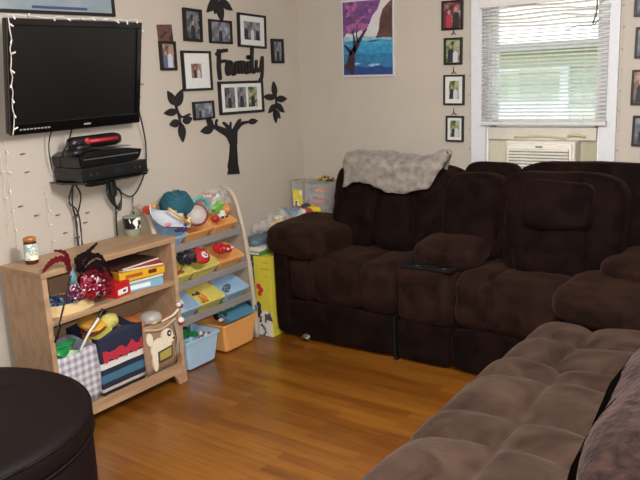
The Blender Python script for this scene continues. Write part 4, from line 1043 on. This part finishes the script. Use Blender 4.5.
obj('dark_print', bm, mat('#3c2c30', .5), yb)
bm = bmesh.new(); bxa(bm, (.30, -.9018, .11), (.345, -.9005, .15)); obj('barcode_print', bm, mat('#55484a', .5), yb)
bm = bmesh.new()
for z, w_ in ((.49, .05), (.45, .08), (.40, .02)): bxa(bm, (.33-w_/2, -.9016, z), (.33+w_/2, -.9005, z+.006))
obj('orange_print', bm, mat('#b98a2c', .5), yb)
KG = 'books leaning beside the yellow game carton'
for i, (x, w_, h, c_, lb) in enumerate(((.218, .02, .51, ramp_mat('book_print_blue', 'noise', 14, [(.4, '#24476b'), (.5, '#7f97a5'), (.6, '#1c2b40')], .4, interp='CONSTANT'), 'blue patterned tall book nearest the yellow game carton'),
                                    (.196, .018, .49, ramp_mat('book_print_red', 'noise', 16, [(.4, '#2a2327'), (.5, '#a32c3a'), (.6, '#cfc8c0')], .4, interp='CONSTANT'), 'dark book with red and white pictures, second from the yellow carton'),
                                    (.176, .016, .43, mat('#b5b8b4', .5), 'pale grey tall book, third from the yellow carton'),
                                    (.158, .016, .40, mat('#44586a', .5), 'slate tall book closest to the wall, left of the yellow carton'))):
    t = thing('picture_book', (x, -.78, 0), lb, 'book', KG)
    M = Matrix.Rotation(-.05, 4, 'Y'); bm = bmesh.new(); box(bm, (x-.004, -.80, h/2+.002), (w_, .22, h), M=M, bev=.002); obj('cover', bm, c_, t)
    bm = bmesh.new(); box(bm, (x-.004, -.9108, h/2+.002), (w_*.6, .002, h*.96), M=M); obj('pages', bm, M_page, t)
flatbox('picture_book', (.215, -.79, .531), (.145, .22, .028), .0, mat('#3f7a3a', .5), 'green book lying on top of the yellow game carton', 'book', [('pages', (0, -.1105, 0), (.14, .001, .014), M_page)], 'books lying on the yellow game carton')
flatbox('picture_book', (.205, -.79, .559), (.15, .23, .022), .08, mat('#d6d6d0', .5), 'white book lying on the green book beside the sofa arm', 'book', [('pages', (0, -.1155, 0), (.14, .001, .014), M_page)], 'books lying on the yellow game carton')
bm = bmesh.new(); puff(bm, (.185, -.78, .607), (.065, .11, .025), n=3., wob=.012, wscale=16, seed=12, res=10)
tag(obj('toy_pouch', bm, mat('#566a72', .6), smooth=True), 'slate blue-grey soft pouch lying on the white book', 'pouch')

# low table with clutter behind the sofa arm
lt = thing('side_table', (.15, -.32, 0), 'dark low table in the room corner behind the sofa arm', 'table')
bm = bmesh.new(); bxa(bm, (.02, -.60, .60), (.262, -.02, .625), bev=.004); obj('tabletop', bm, mat('#3b2c24', .5), lt)
for x in (.04, .242):
    for y in (-.58, -.05):
        bm = bmesh.new(); bxa(bm, (x-.018, y-.018, .0), (x+.018, y+.018, .6)); obj('leg', bm, mat('#3b2c24', .5), lt)
# bagged clutter
clut = [('#c9a32e', .7), ('#2e6d9a', .5), ('#c7c2b8', .5), ('#8d5c4a', .6), ('#3a3b44', .5), ('#a33a34', .5), ('#7a8f96', .5), ('#d5cfae', .6)]
CG = 'small toys heaped on the corner table'
spots = [(.20, -.50, .655, 0), (.17, -.46, .67, 2), (.24, -.44, .66, 3), (.22, -.38, .68, 1), (.15, -.40, .68, 6), (.26, -.35, .675, 2), (.20, -.31, .69, 3), (.28, -.29, .68, 5), (.24, -.25, .69, 4), (.13, -.33, .67, 7), (.29, -.40, .665, 7), (.17, -.54, .645, 0), (.27, -.50, .65, 6), (.22, -.55, .64, 2), (.30, -.24, .685, 0), (.12, -.27, .66, 5)]
look = ['yellow', 'blue', 'white', 'brown', 'black', 'red', 'grey', 'cream']
place = ['nearest the wall side of the slate pouch', 'just behind the slate pouch', 'behind the sofa arm front', 'in the middle of the heap', 'left in the middle of the heap', 'against the sofa arm, mid heap', 'in front of the clear tubs', 'right under the tall clear tub', 'below the tubs beside the sofa', 'close to the wall, mid heap', 'beside the sofa arm crest', 'at the front left end of the heap', 'at the front end beside the arm', 'at the very front of the heap', 'farthest right under the lidded tub', 'close to the wall by the tubs']
for i, (x, y, z, k) in enumerate(spots):
    x = .04+(x-.10)*.95+.02; z += .012
    bm = bmesh.new(); s_ = random.uniform(.028, .042)
    puff(bm, (x, y, z-.005), (s_, s_*1.1, max(.02, z-.628)*.8), n=random.choice((2.2, 3.2, 4)), wob=.02, wscale=22, seed=i*3, res=7, rot=(random.uniform(-.4, .4), random.uniform(-.4, .4), random.uniform(0, 3)))
    tag(obj('small_toy', bm, mat(clut[k][0], clut[k][1], noise_amt=.3, noise_scale=45), smooth=True), '%s small toy %s on the corner table' % (look[k], place[i]), 'toy', CG)
M_cl = mat('#eae8e2', .2, alpha=.24, spec=.9)
bm = bmesh.new(); puff(bm, (.16, -.44, .68), (.095, .15, .058), n=2.4, wob=.035, wscale=16, seed=31, res=16)
tag(obj('plastic_bag', bm, M_cl, smooth=True), 'clear crinkled plastic bag over the toys behind the sofa arm', 'plastic bag')
bm = bmesh.new(); puff(bm, (.11, -.64, .655), (.05, .07, .035), n=2.4, wob=.03, wscale=20, seed=37, res=12)
tag(obj('plastic_bag', bm, M_cl, smooth=True), 'small clear plastic bag next to the slate pouch', 'plastic bag')
# clear tubs
def clear_tub(x0, x1, y0, y1, z0, z1, label, lidm):
    t = thing('clear_tub', ((x0+x1)/2, (y0+y1)/2, z0), label, 'tub', 'clear plastic tubs in the room corner')
    bm = bmesh.new(); th = .003
    bxa(bm, (x0, y0, z0), (x1, y1, z0+th)); bxa(bm, (x0, y0, z0), (x1, y0+th, z1)); bxa(bm, (x0, y1-th, z0), (x1, y1, z1)); bxa(bm, (x0, y0, z0), (x0+th, y1, z1)); bxa(bm, (x1-th, y0, z0), (x1, y1, z1))
    obj('tub', bm, mat('#e0dcd4', .12, alpha=.22, spec=.9), t)
    bm = bmesh.new(); bxa(bm, (x0-.004, y0-.004, z1), (x1+.004, y1+.004, z1+.01), bev=.003); obj('lid', bm, lidm, t)
    return t
t1 = clear_tub(.055, .155, -.235, -.12, .69, .90, 'left clear plastic tub with a yellow picture card in the room corner', mat('#b9b3a8', .3, trans=.3))
bm = bmesh.new(); bxa(bm, (.065, -.2372, .715), (.148, -.2355, .845)); o = obj('picture_card', bm, ramp_mat('card_print', 'noise', 20, [(.45, '#d9c83c'), (.52, '#e2ddc8'), (.6, '#3d6b8a'), (.7, '#2b2b2f')], .5, interp='CONSTANT'), t1)
t2 = clear_tub(.175, .345, -.24, -.10, .69, .90, 'wider clear plastic tub full of toys, right of the other tub', mat('#9fa8a4', .3, trans=.3))
flatbox('wooden_box', (.148, -.17, .626), (.22, .15, .062), 0., mat('#57443a', .6), 'brown low box under the two clear tubs', 'box')
TG = 'toys inside the wider clear tub'
for nm, c_, s_, h in (('red', (.255, -.20, .765), (.07, .03, .026), '#b3202c'), ('orange', (.285, -.195, .845), (.045, .025, .018), '#d46a35'), ('grey-green', (.26, -.19, .808), (.06, .03, .022), '#8a978a'), ('periwinkle', (.205, -.205, .80), (.022, .02, .024), '#7078a8'), ('teal', (.235, -.19, .872), (.05, .03, .012), '#73938f')):
    bm = bmesh.new(); puff(bm, c_, s_, n=3, wob=.012, wscale=24, seed=s_[0]*50, res=8); tag(obj('small_toy', bm, mat(h, .5), smooth=True), nm+' toy packed inside the wider clear tub', 'toy', TG)
bm = bmesh.new(); puff(bm, (.265, -.262, .718), (.06, .018, .022), n=3, wob=.006, res=8); tag(obj('small_toy', bm, mat('#d6c42c', .5), smooth=True), 'bright yellow toy in front of the wider clear tub', 'toy')
bm = bmesh.new()
for k in range(9): tube(bm, [(.25+.012*k, -.17+random.uniform(-.03, .03), .911), (.26+.012*k, -.17+random.uniform(-.03, .03), .925+random.uniform(0, .015)), (.275+.012*k, -.16, .915)], .006, n=6, mi=k % 3)
tag(obj('toy_vine', bm, [mat('#c9b23a', .5), mat('#2d3b2a', .5), mat('#8a5a2c', .5)]), 'tangle of yellow and dark toy pieces on the wider tub lid', 'toy')

# ------------------------------------------------------------------ BACK WALL PICTURES
pa = thing('painted_picture', (.59, 0, 1.86), 'canvas painting of a pink blossoming tree beside a blue sea', 'painting')
def pol(bm, pts, y, mi): 
    # pts in unit canvas coordinates (u right, v up), canvas slightly crooked
    ca, sa = math.cos(math.radians(-1.2)), math.sin(math.radians(-1.2))
    Q = []
    for u_, v_ in pts:
        x = (u_-.5)*.405; z = (v_-.5)*.50
        Q.append((.596+x*ca-z*sa, 1.858+x*sa+z*ca))
    prism(bm, Q, 'y', y-.0007, y, mi)
bm = bmesh.new()
pol(bm, [(0, 0), (1, 0), (1, 1), (0, 1)], -.0, 0)
for v in bm.verts:
    if v.co.y < -.0001: v.co.y = -.02
cv = obj('canvas', bm, mat('#c9c6c4', .7), pa)
bm = bmesh.new(); y = -.0202
def rip(n, v0, amp, s): return [(k/n*.95+.025, v0+amp*math.sin(k*1.3+s)) for k in range(n+1)]
def band(v0, v1, mi, amp=.008, lay=1): 
    pol(bm, rip(12, v0, amp if v0 > .05 else 0, lay)+rip(12, v1, amp if v1 < .95 else 0, lay+1)[::-1], y-.0007*lay, mi)
band(.025, .52, 0, lay=1); band(.30, .40, 1, lay=2); band(.40, .47, 2, lay=2); band(.46, .52, 3, lay=2); band(.025, .13, 4, .012, lay=2)
pol(bm, [(.10, .17), (.2, .19), (.32, .185), (.38, .17), (.25, .155)], y-.0028, 5)
pol(bm, [(.5, .15), (.6, .17), (.75, .165), (.72, .145), (.58, .13)], y-.0028, 5)
# pink sky and blossom
pol(bm, [(.025, .5), (.025, .975), (.76, .975), (.70, .86), (.60, .78), (.54, .68), (.36, .60), (.2, .56), (.1, .58)], y-.0014, 6)
for i in range(34):
    u_, v_ = random.uniform(.05, .62), random.uniform(.62, .95)
    if u_ > .5 and v_ < .75: continue
    r_ = random.uniform(.03, .07)
    pol(bm, [(max(.025, u_+r_*math.cos(a)*(1+.3*math.sin(3*a))), min(.975, v_+r_*.8*math.sin(a))) for a in [2*PI*k/9 for k in range(9)]], y-.0021-.0001*i, 7 if i % 3 else 8)
# rock
pol(bm, [(.66, .49), (.72, .60), (.74, .74), (.80, .86), (.90, .93), (.975, .975), (.975, .49), (.9, .50), (.8, .505)], y-.0021, 9)
for i in range(5):
    pol(bm, [(.74+.045*i, .55), (.76+.045*i, .55), (.82+.035*i, .78+.02*i), (.80+.035*i, .78+.02*i)], y-.0030-.0001*i, 10)
# trunk and branches
def br_(pts, w_):
    L, R_, _ = ribbon2d(pts, w_); pol(bm, [(p.x, p.y) for p in L]+[(p.x, p.y) for p in R_[::-1]], y-.0062, 11)
br_([(.125, .075), (.17, .16), (.2, .28), (.25, .36)], lambda t: .15*(1-t)+.07)
br_([(.24, .33), (.33, .45), (.42, .55), (.5, .62)], lambda t: .07*(1-t)+.02)
br_([(.2, .3), (.11, .38), (.05, .42)], lambda t: .05*(1-t)+.02)
br_([(.25, .35), (.25, .5), (.2, .62)], lambda t: .045*(1-t)+.012)
br_([(.33, .45), (.3, .55), (.33, .68)], lambda t: .025*(1-t)+.01)
cols = ['#2a6f97', '#2e86b0', '#3c94b5', '#7fb2c4', '#233f77', '#8fb6cf', '#71457a', '#a05a8c', '#5f3c6e', '#5b4038', '#46302b', '#33232a']
obj('painted_scene', bm, [mat(c_, .6, noise_amt=.3, noise_scale=32) for c_ in cols], cv)

GL = 'framed photographs hung in a column left of the window'
for (x, z, w_, h_, mw, ph_, lb) in ((1.208, 1.955, .142, .175, 0, P_red, 'topmost framed photo left of the window, with red clothing'),
                                 (1.212, 1.74, .122, .163, 0, P_green, 'second framed photo from the top, left of the window, no wide mat'),
                                 (1.216, 1.504, .141, .186, .026, P_green, 'third framed photo down left of the window, with wide white mat'),
                                 (1.22, 1.262, .121, .162, .018, P_green, 'lowest framed photo left of the window, just above the sofa')):
    frame('framed_photo', 'y', x, z, w_, h_, -1, .011 if mw else .013, [ph_], lb, wins=[(0, 0, w_-.022-2*mw, h_-.022-2*mw)] if mw else None, matte=mw > 0, group=GL, figs=2, figm=(F_r, F_d) if ph_ is P_red else (F_d, F_l))
for z, lb in ((1.858, 'dark hook between the top and second framed photos left of the window'), (1.622, 'dark hook between the second and third framed photos left of the window'), (1.368, 'dark hook just above the lowest framed photo left of the window')):
    bm = bmesh.new()
    tube(bm, [(1.214, -.010, z+.022), (1.214, -.014, z+.008), (1.214, -.012, z-.004), (1.205, -.010, z-.014), (1.197, -.008, z-.018)], .003, n=6)
    tube(bm, [(1.214, -.012, z-.002), (1.223, -.010, z-.014), (1.231, -.008, z-.018)], .003, n=6)
    tag(obj('wall_hook', bm, mat('#2a2624', .4, metal=.4)), lb, 'hook', 'hooks joining the photo column')
GR = 'framed photographs hung in a column right of the window'
for (x, z, w_, h_, ph_, lb) in ((2.335, 1.93, .135, .14, P_dark, 'topmost framed photo right of the window, mostly above the others'),
                                (2.345, 1.725, .13, .163, P_gray, 'second framed photo from the top, right of the window, bluish grey'),
                                (2.342, 1.49, .142, .188, P_warm, 'third framed photo down right of the window, warm toned'),
                                (2.35, 1.256, .128, .166, P_gray, 'lowest framed photo right of the window')):
    frame('framed_photo', 'y', x, z, w_, h_, -1, .012, [ph_], lb, matte=False, group=GR, figs=2)
# lights pinned around window casing
sl2 = thing('string_lights', (1.33, -.01, 1.6), 'thin clear string lights pinned along both sides of the window trim', 'string lights')
bm = bmesh.new(); bb = bmesh.new()
for x in (1.322, 2.213):
    p = wig((x, -.006, 2.2), (x, -.006, .98), 22, .004); tube(bm, p, .0009, n=5, sub=2)
    for k in range(1, 22, 2): tube(bb, [p[k], p[k]+Vector((random.uniform(-.012, .012), -.006, random.uniform(-.01, .01)))], .0026, n=6, smooth=False)
obj('wire', bm, mat('#b8ada0', .5), sl2); obj('bulb', bb, mat('#9a9186', .3), sl2)['kind'] = 'stuff'

# ------------------------------------------------------------------ SOFA 1 (reclining sofa along the back wall)
s1 = thing('reclining_sofa', (1.45, -.5, 0), 'dark chocolate plush reclining sofa with a centre console along the back wall', 'sofa')
def part(par, name, m=VEL, **k):
    bm = bmesh.new()
    for pz in k['puffs']:
        puff(bm, *pz[:2], **(pz[2] if len(pz) > 2 else {}))
    return obj(name, bm, m, par, smooth=True)
FY = -.855
# lower carcass
bm = bmesh.new(); bxa(bm, (.41, -.80, .03), (2.60, -.12, .42), bev=.02); obj('base_frame', bm, VEL, s1, smooth=False)
for x0, x1, nm in ((.365, .485, 'side_skirt'), (2.56, 2.68, 'side_skirt')):
    bm = bmesh.new(); puff(bm, ((x0+x1)/2, -.48, .32), ((x1-x0)/2, .395, .315), n=9, wob=.006, res=12); obj(nm, bm, VEL, s1, smooth=True)
# footrest panels
for x0, x1 in ((.44, 1.232), (1.245, 1.582), (1.59, 2.15)):
    bm = bmesh.new(); puff(bm, ((x0+x1)/2, -.815, .135), ((x1-x0)/2, .038, .118), n=7, wob=.008, wscale=7, res=14, seed=x0); obj('lower_panel', bm, VEL, s1, smooth=True)
# seat 1 cushion, three channels
def seat(name, xs, ytop, z0, z1, m=VEL2, deep=.36, seedv=0, yf=-.80):
    bm = bmesh.new()
    for i, (a, c_) in enumerate(xs):
        puff(bm, ((a+c_)/2, yf+deep-.055, (z0+z1)/2), ((c_-a)/2+.03, deep, (z1-z0)/2), n=4.8, wob=.014, wscale=5, seed=seedv+i, res=16)
    return obj(name, bm, m, s1, smooth=True)
seat('seat_cushion', [(.49, .62), (.62, 1.0), (1.0, 1.215)], 0, .24, .555, deep=.33, seedv=1)
seat('seat_cushion', [(1.61, 1.78), (1.78, 2.16)], 0, .235, .555, deep=.33, seedv=5)
# console
bm = bmesh.new(); puff(bm, (1.413, -.66, .405), (.170, .205, .165), n=8, wob=.008, res=14); obj('console_body', bm, VEL2, s1, smooth=True)
bm = bmesh.new(); bxa(bm, (1.275, -.845, .560), (1.585, -.70, .575), bev=.006); tray = obj('cupholder_tray', bm, mat('#120c0a', .8, spec=.2), s1)
for x in (1.35, 1.515):
    bm = bmesh.new(); lathe(bm, [(.042, .573), (.042, .579), (.034, .579), (.032, .576), (0, .576)], (x, -.785, 0), n=24, cap=False); obj('cupholder', bm, mat('#17191b', .3, metal=.3), tray)
bm = bmesh.new(); puff(bm, (1.465, -.56, .622), (.20, .21, .078), n=3.4, wob=.012, res=16, seed=3, rot=(.10, 0, 0)); obj('console_lid', bm, VEL2, s1, smooth=True)
# arms
bm = bmesh.new(); puff(bm, (.50, -.555, .622), (.23, .335, .098), n=4.2, wob=.016, res=18, seed=11, rot=(.0, .06, 0)); obj('arm_pad', bm, VEL2, s1, smooth=True)
bm = bmesh.new(); puff(bm, (2.52, -.69, .50), (.37, .34, .09), n=4., wob=.014, res=18, seed=13); obj('arm_pad', bm, VEL2, s1, smooth=True)
bm = bmesh.new(); puff(bm, (2.57, -.42, .60), (.30, .27, .085), n=2.8, wob=.014, res=16, seed=14); obj('arm_bolster', bm, VEL2, s1, smooth=True)
# backrests: outer frame and channelled pillows, leaning back
def back(xs, z0, z1, yb, dp, lean, seedv, m=VEL, n=4.):
    bm = bmesh.new()
    for i, (a, c_, dz) in enumerate(xs):
        h = (z1+dz-z0)/2
        puff(bm, ((a+c_)/2, yb-(0 if i % 2 == 0 else .0), z0+h), ((c_-a)/2+.012, dp, h), n=n, rot=(lean, 0, 0), wob=.016, wscale=4.5, seed=seedv+i, res=16)
    return bm
bm = back([(.555, .86, -.02), (.86, 1.15, .01), (1.15, 1.37, -.03)], .50, 1.085, -.33, .15, -.13, 20)
for v in bm.verts:
    d = (v.co.z-.83-.01*math.sin(v.co.x*9))/.018
    if v.co.y < -.36: v.co.y += .016*math.exp(-d*d)
obj('backrest', bm, VEL, s1, smooth=True)
obj('backrest', back([(1.36, 1.70, 0)], .53, 1.05, -.38, .13, -.13, 30), VEL, s1, smooth=True)
bm = bmesh.new(); puff(bm, (2.02, -.36, .79), (.345, .13, .275), n=4.6, rot=(-.13, 0, 0), wob=.012, seed=41, res=18); obj('backrest', bm, VEL, s1, smooth=True)
bm = bmesh.new()
puff(bm, (1.83, -.45, .75), (.09, .08, .25), n=3, rot=(-.12, .05, -.1), wob=.016, seed=43, res=14)
puff(bm, (2.04, -.47, .90), (.19, .10, .13), n=5, rot=(-.22, 0, 0), wob=.014, seed=44, res=14)
puff(bm, (2.01, -.46, .65), (.20, .11, .17), n=4.2, rot=(-.05, 0, 0), wob=.016, seed=45, res=14)
obj('back_pillow', bm, VEL, s1, smooth=True)
bm = bmesh.new(); puff(bm, (1.56, -.21, .80), (.18, .08, .285), n=5, rot=(-.08, 0, 0), wob=.008, seed=51, res=12)
puff(bm, (2.30, -.215, .80), (.60, .085, .305), n=6, rot=(-.06, 0, 0), wob=.008, seed=52, res=16)
puff(bm, (1.0, -.21, .76), (.42, .08, .30), n=5, rot=(-.06, 0, 0), wob=.008, seed=53, res=12)
obj('back_frame', bm, VEL, s1, smooth=True)
# little chrome glides / lever pieces
bm = bmesh.new(); blob(bm, (.60, -.862, .035), (.03, .012, .018)); tube(bm, [(.57, -.865, .03), (.62, -.868, .028)], .009, n=8, smooth=False)
o = obj('glide', bm, mat('#8a8784', .3, metal=.6), s1); o['label'] = 'shiny metal glide'
bm = bmesh.new(); bxa(bm, (1.222, -.85, .0), (1.246, -.82, .022)); bxa(bm, (1.225, -.852, .03), (1.238, -.82, .26)); o = obj('foot_bracket', bm, mat('#15181d', .4, metal=.3), s1)

# ------------------------------------------------------------------ throw on the sofa back
th = bmesh.new(); NU, NV_ = 46, 26; G_ = []
for i in range(NU+1):
    u = i/NU; x = .675+.70*u; row = []
    for j in range(NV_+1):
        v = j/NV_
        # profile along v: front hem -> crest -> back hem
        crest = 1.122+.012*math.sin(u*7)
        fl = .155-.02*math.sin(u*9)-(.03 if u > .8 else 0)*(u-.8)*5*-1
        s_ = v*(.155+.13+.12)
        if s_ < fl: y = -.480+.0*s_+.10*s_; z = crest-.025-(fl-s_)
        elif s_ < fl+.13:
            t = (s_-fl)/.13; y = -.462+.17*t; z = crest-.025+.045*math.sin(PI*t)+.01*t
        else: y = -.285+.02*(s_-fl-.13); z = crest-.015-(s_-fl-.13)
        w_ = noise.noise(Vector((u*6, v*5, 1.)))*.022+noise.noise(Vector((u*16, v*12, 4.)))*.010
        if u > .86:
            t = (u-.86)/.14; yc, zc = -.42, 1.165; y = y+(yc-y)*t*.85; z = z+(zc-z)*t*.8+.012*t
        if u < .1: z -= (.1-u)*.12
        row.append(th.verts.new((x+.01*math.sin(v*9), y-abs(w_)*.9-.012, z+w_*.7)))
    G_.append(row)
for i in range(NU):
    for j in range(NV_): f = th.faces.new((G_[i][j], G_[i+1][j], G_[i+1][j+1], G_[i][j+1])); f.smooth = True
tw = obj('throw_blanket', th, ramp_mat('grey_plush_throw', 'noise', 22, [(.3, '#6d655d'), (.5, '#857d74'), (.7, '#978f86')], .9, bump=.8, detail=6, sheen=.2), smooth=True)
md = tw.modifiers.new('t', 'SOLIDIFY'); md.thickness = .018; md.offset = 0
tag(tw, 'light grey plush throw folded over the top left of the sofa back', 'throw blanket')

# ------------------------------------------------------------------ SOFA 2 (right section facing the television)
s2 = thing('sectional_sofa', (2.8, -2.2, 0), 'brown quilted plush chaise sofa in the right foreground facing the television', 'sofa')
bm = bmesh.new(); bxa(bm, (2.25, -3.55, .03), (3.27, -1.06, .36), bev=.03); obj('base_frame', bm, VEL, s2)
# quilted seats: a height field of stuffed cells
def quilt(x0, x1, y0, y1, z, cells_x, cells_y, drop, seedv, h=.035, far_drop=.0):
    bm = bmesh.new(); nx, ny = 60, 70; G_ = []
    def cell(u, cs):
        for a, c_ in zip(cs[:-1], cs[1:]):
            if a <= u <= c_: t = (u-a)/(c_-a); return max(0, 1-abs(2*t-1)**2.6)
        return 0
    for i in range(nx+1):
        row = []
        for j in range(ny+1):
            u = i/nx; v = j/ny
            wv = v+.022*math.sin(u*5+seedv); wu = u+.02*math.sin(v*6+seedv)
            wv = min(1, max(0, wv)); wu = min(1, max(0, wu))
            q = (cell(wu, cells_x)**.38)*(cell(wv, cells_y)**.38)
            e = 0
            R_ = .16
            du = u*(x1-x0); 
            if du < R_: e -= drop*(1-math.sqrt(max(0, 1-((R_-du)/R_)**2)))
            dv = min(v, 1-v)*(y1-y0)
            if dv < .07: e -= .05*(1-math.sqrt(max(0, 1-((.07-dv)/.07)**2)))
            x = x0+du; y = y0+v*(y1-y0)
            zz_ = z+q*h+e+noise.noise(Vector((x*4, y*4, seedv)))*.012
            row.append(bm.verts.new((x, y, zz_)))
        G_.append(row)
    for i in range(nx):
        for j in range(ny): f = bm.faces.new((G_[i][j], G_[i+1][j], G_[i+1][j+1], G_[i][j+1])); f.smooth = True
    # skirt down all sides and a base
    loop = [G_[i][0] for i in range(nx+1)]+[G_[nx][j] for j in range(1, ny+1)]+[G_[i][ny] for i in range(nx-1, -1, -1)]+[G_[0][j] for j in range(ny-1, 0, -1)]
    lo = []
    for v_ in loop: 
        lo.append(bm.verts.new((v_.co.x+(.015 if v_.co.x < x0+.05 else 0), v_.co.y, .18)))
    n = len(loop)
    for k in range(n): f = bm.faces.new((loop[k], loop[(k+1) % n], lo[(k+1) % n], lo[k])); f.smooth = True
    bm.faces.new(lo)
    return bm
M_s2 = velvet('brown_velvet_chaise', '#2a1d17', '#44342b', '#b7a396', sheen=.2, scale=7.)
obj('seat_cushion', quilt(2.13, 2.82, -1.60, -1.05, .445, [0, .40, 1], [0, .5, 1], .10, 1., h=.055), M_s2, s2)
obj('seat_cushion', quilt(2.13, 2.82, -3.45, -1.605, .455, [0, .46, 1], [0, .13, .27, .38, .60, .705, .90, 1], .10, 2., h=.055), M_s2, s2)
bm = bmesh.new(); tube(bm, [(2.155, -1.66, .16), (2.135, -1.625, .30), (2.145, -1.612, .38), (2.18, -1.606, .425), (2.26, -1.603, .452)], .007, n=8); obj('piping', bm, mat('#120d0c', .6), s2)
for y in (-1.665,): pass
M_bk = velvet('brown_velvet_back', '#150d0c', '#33241f', '#a8958e', sheen=.15, scale=30., bump=1., bumpscale=45.)
bm = bmesh.new(); puff(bm, (3.04, -2.46, .71), (.20, .82, .345), n=3.3, rot=(0, .22, 0), wob=.02, wscale=5, seed=61, res=26); obj('backrest', bm, M_bk, s2, smooth=True)
bm = bmesh.new(); puff(bm, (3.027, -2.46, .695), (.197, .817, .342), n=3.3, rot=(0, .22, 0), wob=.02, wscale=5, seed=61, res=26); obj('back_gap_shade', bm, mat('#060404', 1., spec=0.), s2, smooth=True)  # near-black copy of the backrest, painting in the shade between it and the seat
bm = bmesh.new(); puff(bm, (3.34, -2.3, .50), (.08, 1.2, .44), n=6, wob=.01, res=14, seed=63); obj('back_frame', bm, VEL, s2, smooth=True)

# ------------------------------------------------------------------ OTTOMAN
OC = (.685, -3.20, 0)
ot = thing('round_ottoman', OC, 'large round dark brown leather storage ottoman in the left foreground', 'ottoman')
M_lea = mat('#140b0b', .62, spec=.16, noise_amt=.15, noise_scale=5, bump=.25, bump_scale=130.)
R0 = .543
bm = bmesh.new(); lathe(bm, [(R0-.07, .0), (R0-.035, .02), (R0-.012, .06), (R0-.004, .17), (R0-.002, .375), (R0-.010, .383)], OC, n=64); obj('body', bm, M_lea, ot)
bm = bmesh.new(); lathe(bm, [(R0-.010, .385), (R0+.003, .392), (R0+.006, .41), (R0+.006, .455), (R0-.004, .475), (R0-.03, .490), (R0-.09, .497), (.25, .500), (.0, .502)], OC, n=64); obj('lid', bm, M_lea, ot)
for z, r_ in ((.388, R0+.004), (.466, R0+.001)):
    bm = bmesh.new(); tube(bm, [(OC[0]+r_*math.cos(2*PI*k/72), OC[1]+r_*math.sin(2*PI*k/72), z) for k in range(73)], .006, n=8, smooth=False); obj('piping', bm, M_lea, ot)
bm = bmesh.new(); tube(bm, [(OC[0]-.40, OC[1]-.10, .500), (OC[0]-.15, OC[1]+.12, .503), (OC[0]-.02, OC[1]+.34, .499)], .003, n=6); obj('seam', bm, M_lea, ot)

# ------------------------------------------------------------------ LIGHT
w = bpy.data.worlds.new('sky'); S.world = w; w.use_nodes = True; nt = w.node_tree
bg = nt.nodes['Background']; sk = nt.nodes.new('ShaderNodeTexSky'); sk.sky_type = 'NISHITA'; sk.sun_elevation = math.radians(50); sk.sun_rotation = math.radians(200); sk.sun_disc = False
nt.links.new(sk.outputs['Color'], bg.inputs['Color']); bg.inputs['Strength'].default_value = .45
def lamp(name, kind, loc, energy, color, size=.3, rot=(0, 0, 0), sy=None, spot=None):
    l = bpy.data.lights.new(name, kind); l.energy = energy; l.color = color
    if kind == 'AREA': l.size = size; 
    if sy: l.shape = 'RECTANGLE'; l.size_y = sy
    if kind in ('POINT', 'SPOT'): l.shadow_soft_size = size
    o = bpy.data.objects.new(name, l); COL.objects.link(o); o.location = loc; o.rotation_euler = rot
    return o
CAM = Vector((3.271, -4.337, 1.65))
yaw, pitch, roll = math.radians(36.06), math.radians(12.81), math.radians(-2.71)
fwd = Vector((-math.sin(yaw)*math.cos(pitch), math.cos(yaw)*math.cos(pitch), -math.sin(pitch)))
rgt = Vector((math.cos(yaw), math.sin(yaw), 0)); up = rgt.cross(fwd)
r2 = rgt*math.cos(roll)+up*math.sin(roll); u2 = -rgt*math.sin(roll)+up*math.cos(roll)
cam = bpy.data.cameras.new('camera'); co = bpy.data.objects.new('camera', cam); COL.objects.link(co)
Mx = Matrix((r2, u2, -fwd)).transposed().to_4x4(); Mx.translation = CAM
co.matrix_world = Mx
cam.sensor_width = 36; cam.lens = 736.1/640*36; cam.clip_start = .05
S.camera = co
# the camera's own flash, and the ceiling fixture of the room
fl = lamp('camera_flash', 'AREA', CAM+Vector((-.03, -.02, .07)), 38, (1, .98, 1), .06)
fl.rotation_euler = co.matrix_world.to_euler()
lamp('ceiling_lamp', 'POINT', (2.45, -2.55, 2.12), 112, (1, .985, 1), .22)
lamp('sun', 'SUN', (0, 0, 5), 7, (1, .97, .9), rot=(math.radians(38), 0, math.radians(25))).data.angle = .02

S.view_settings.view_transform = 'Standard'; S.view_settings.look = 'None'
S.view_settings.gamma = 1; S.view_settings.use_curve_mapping = False
S.view_settings.exposure = .5
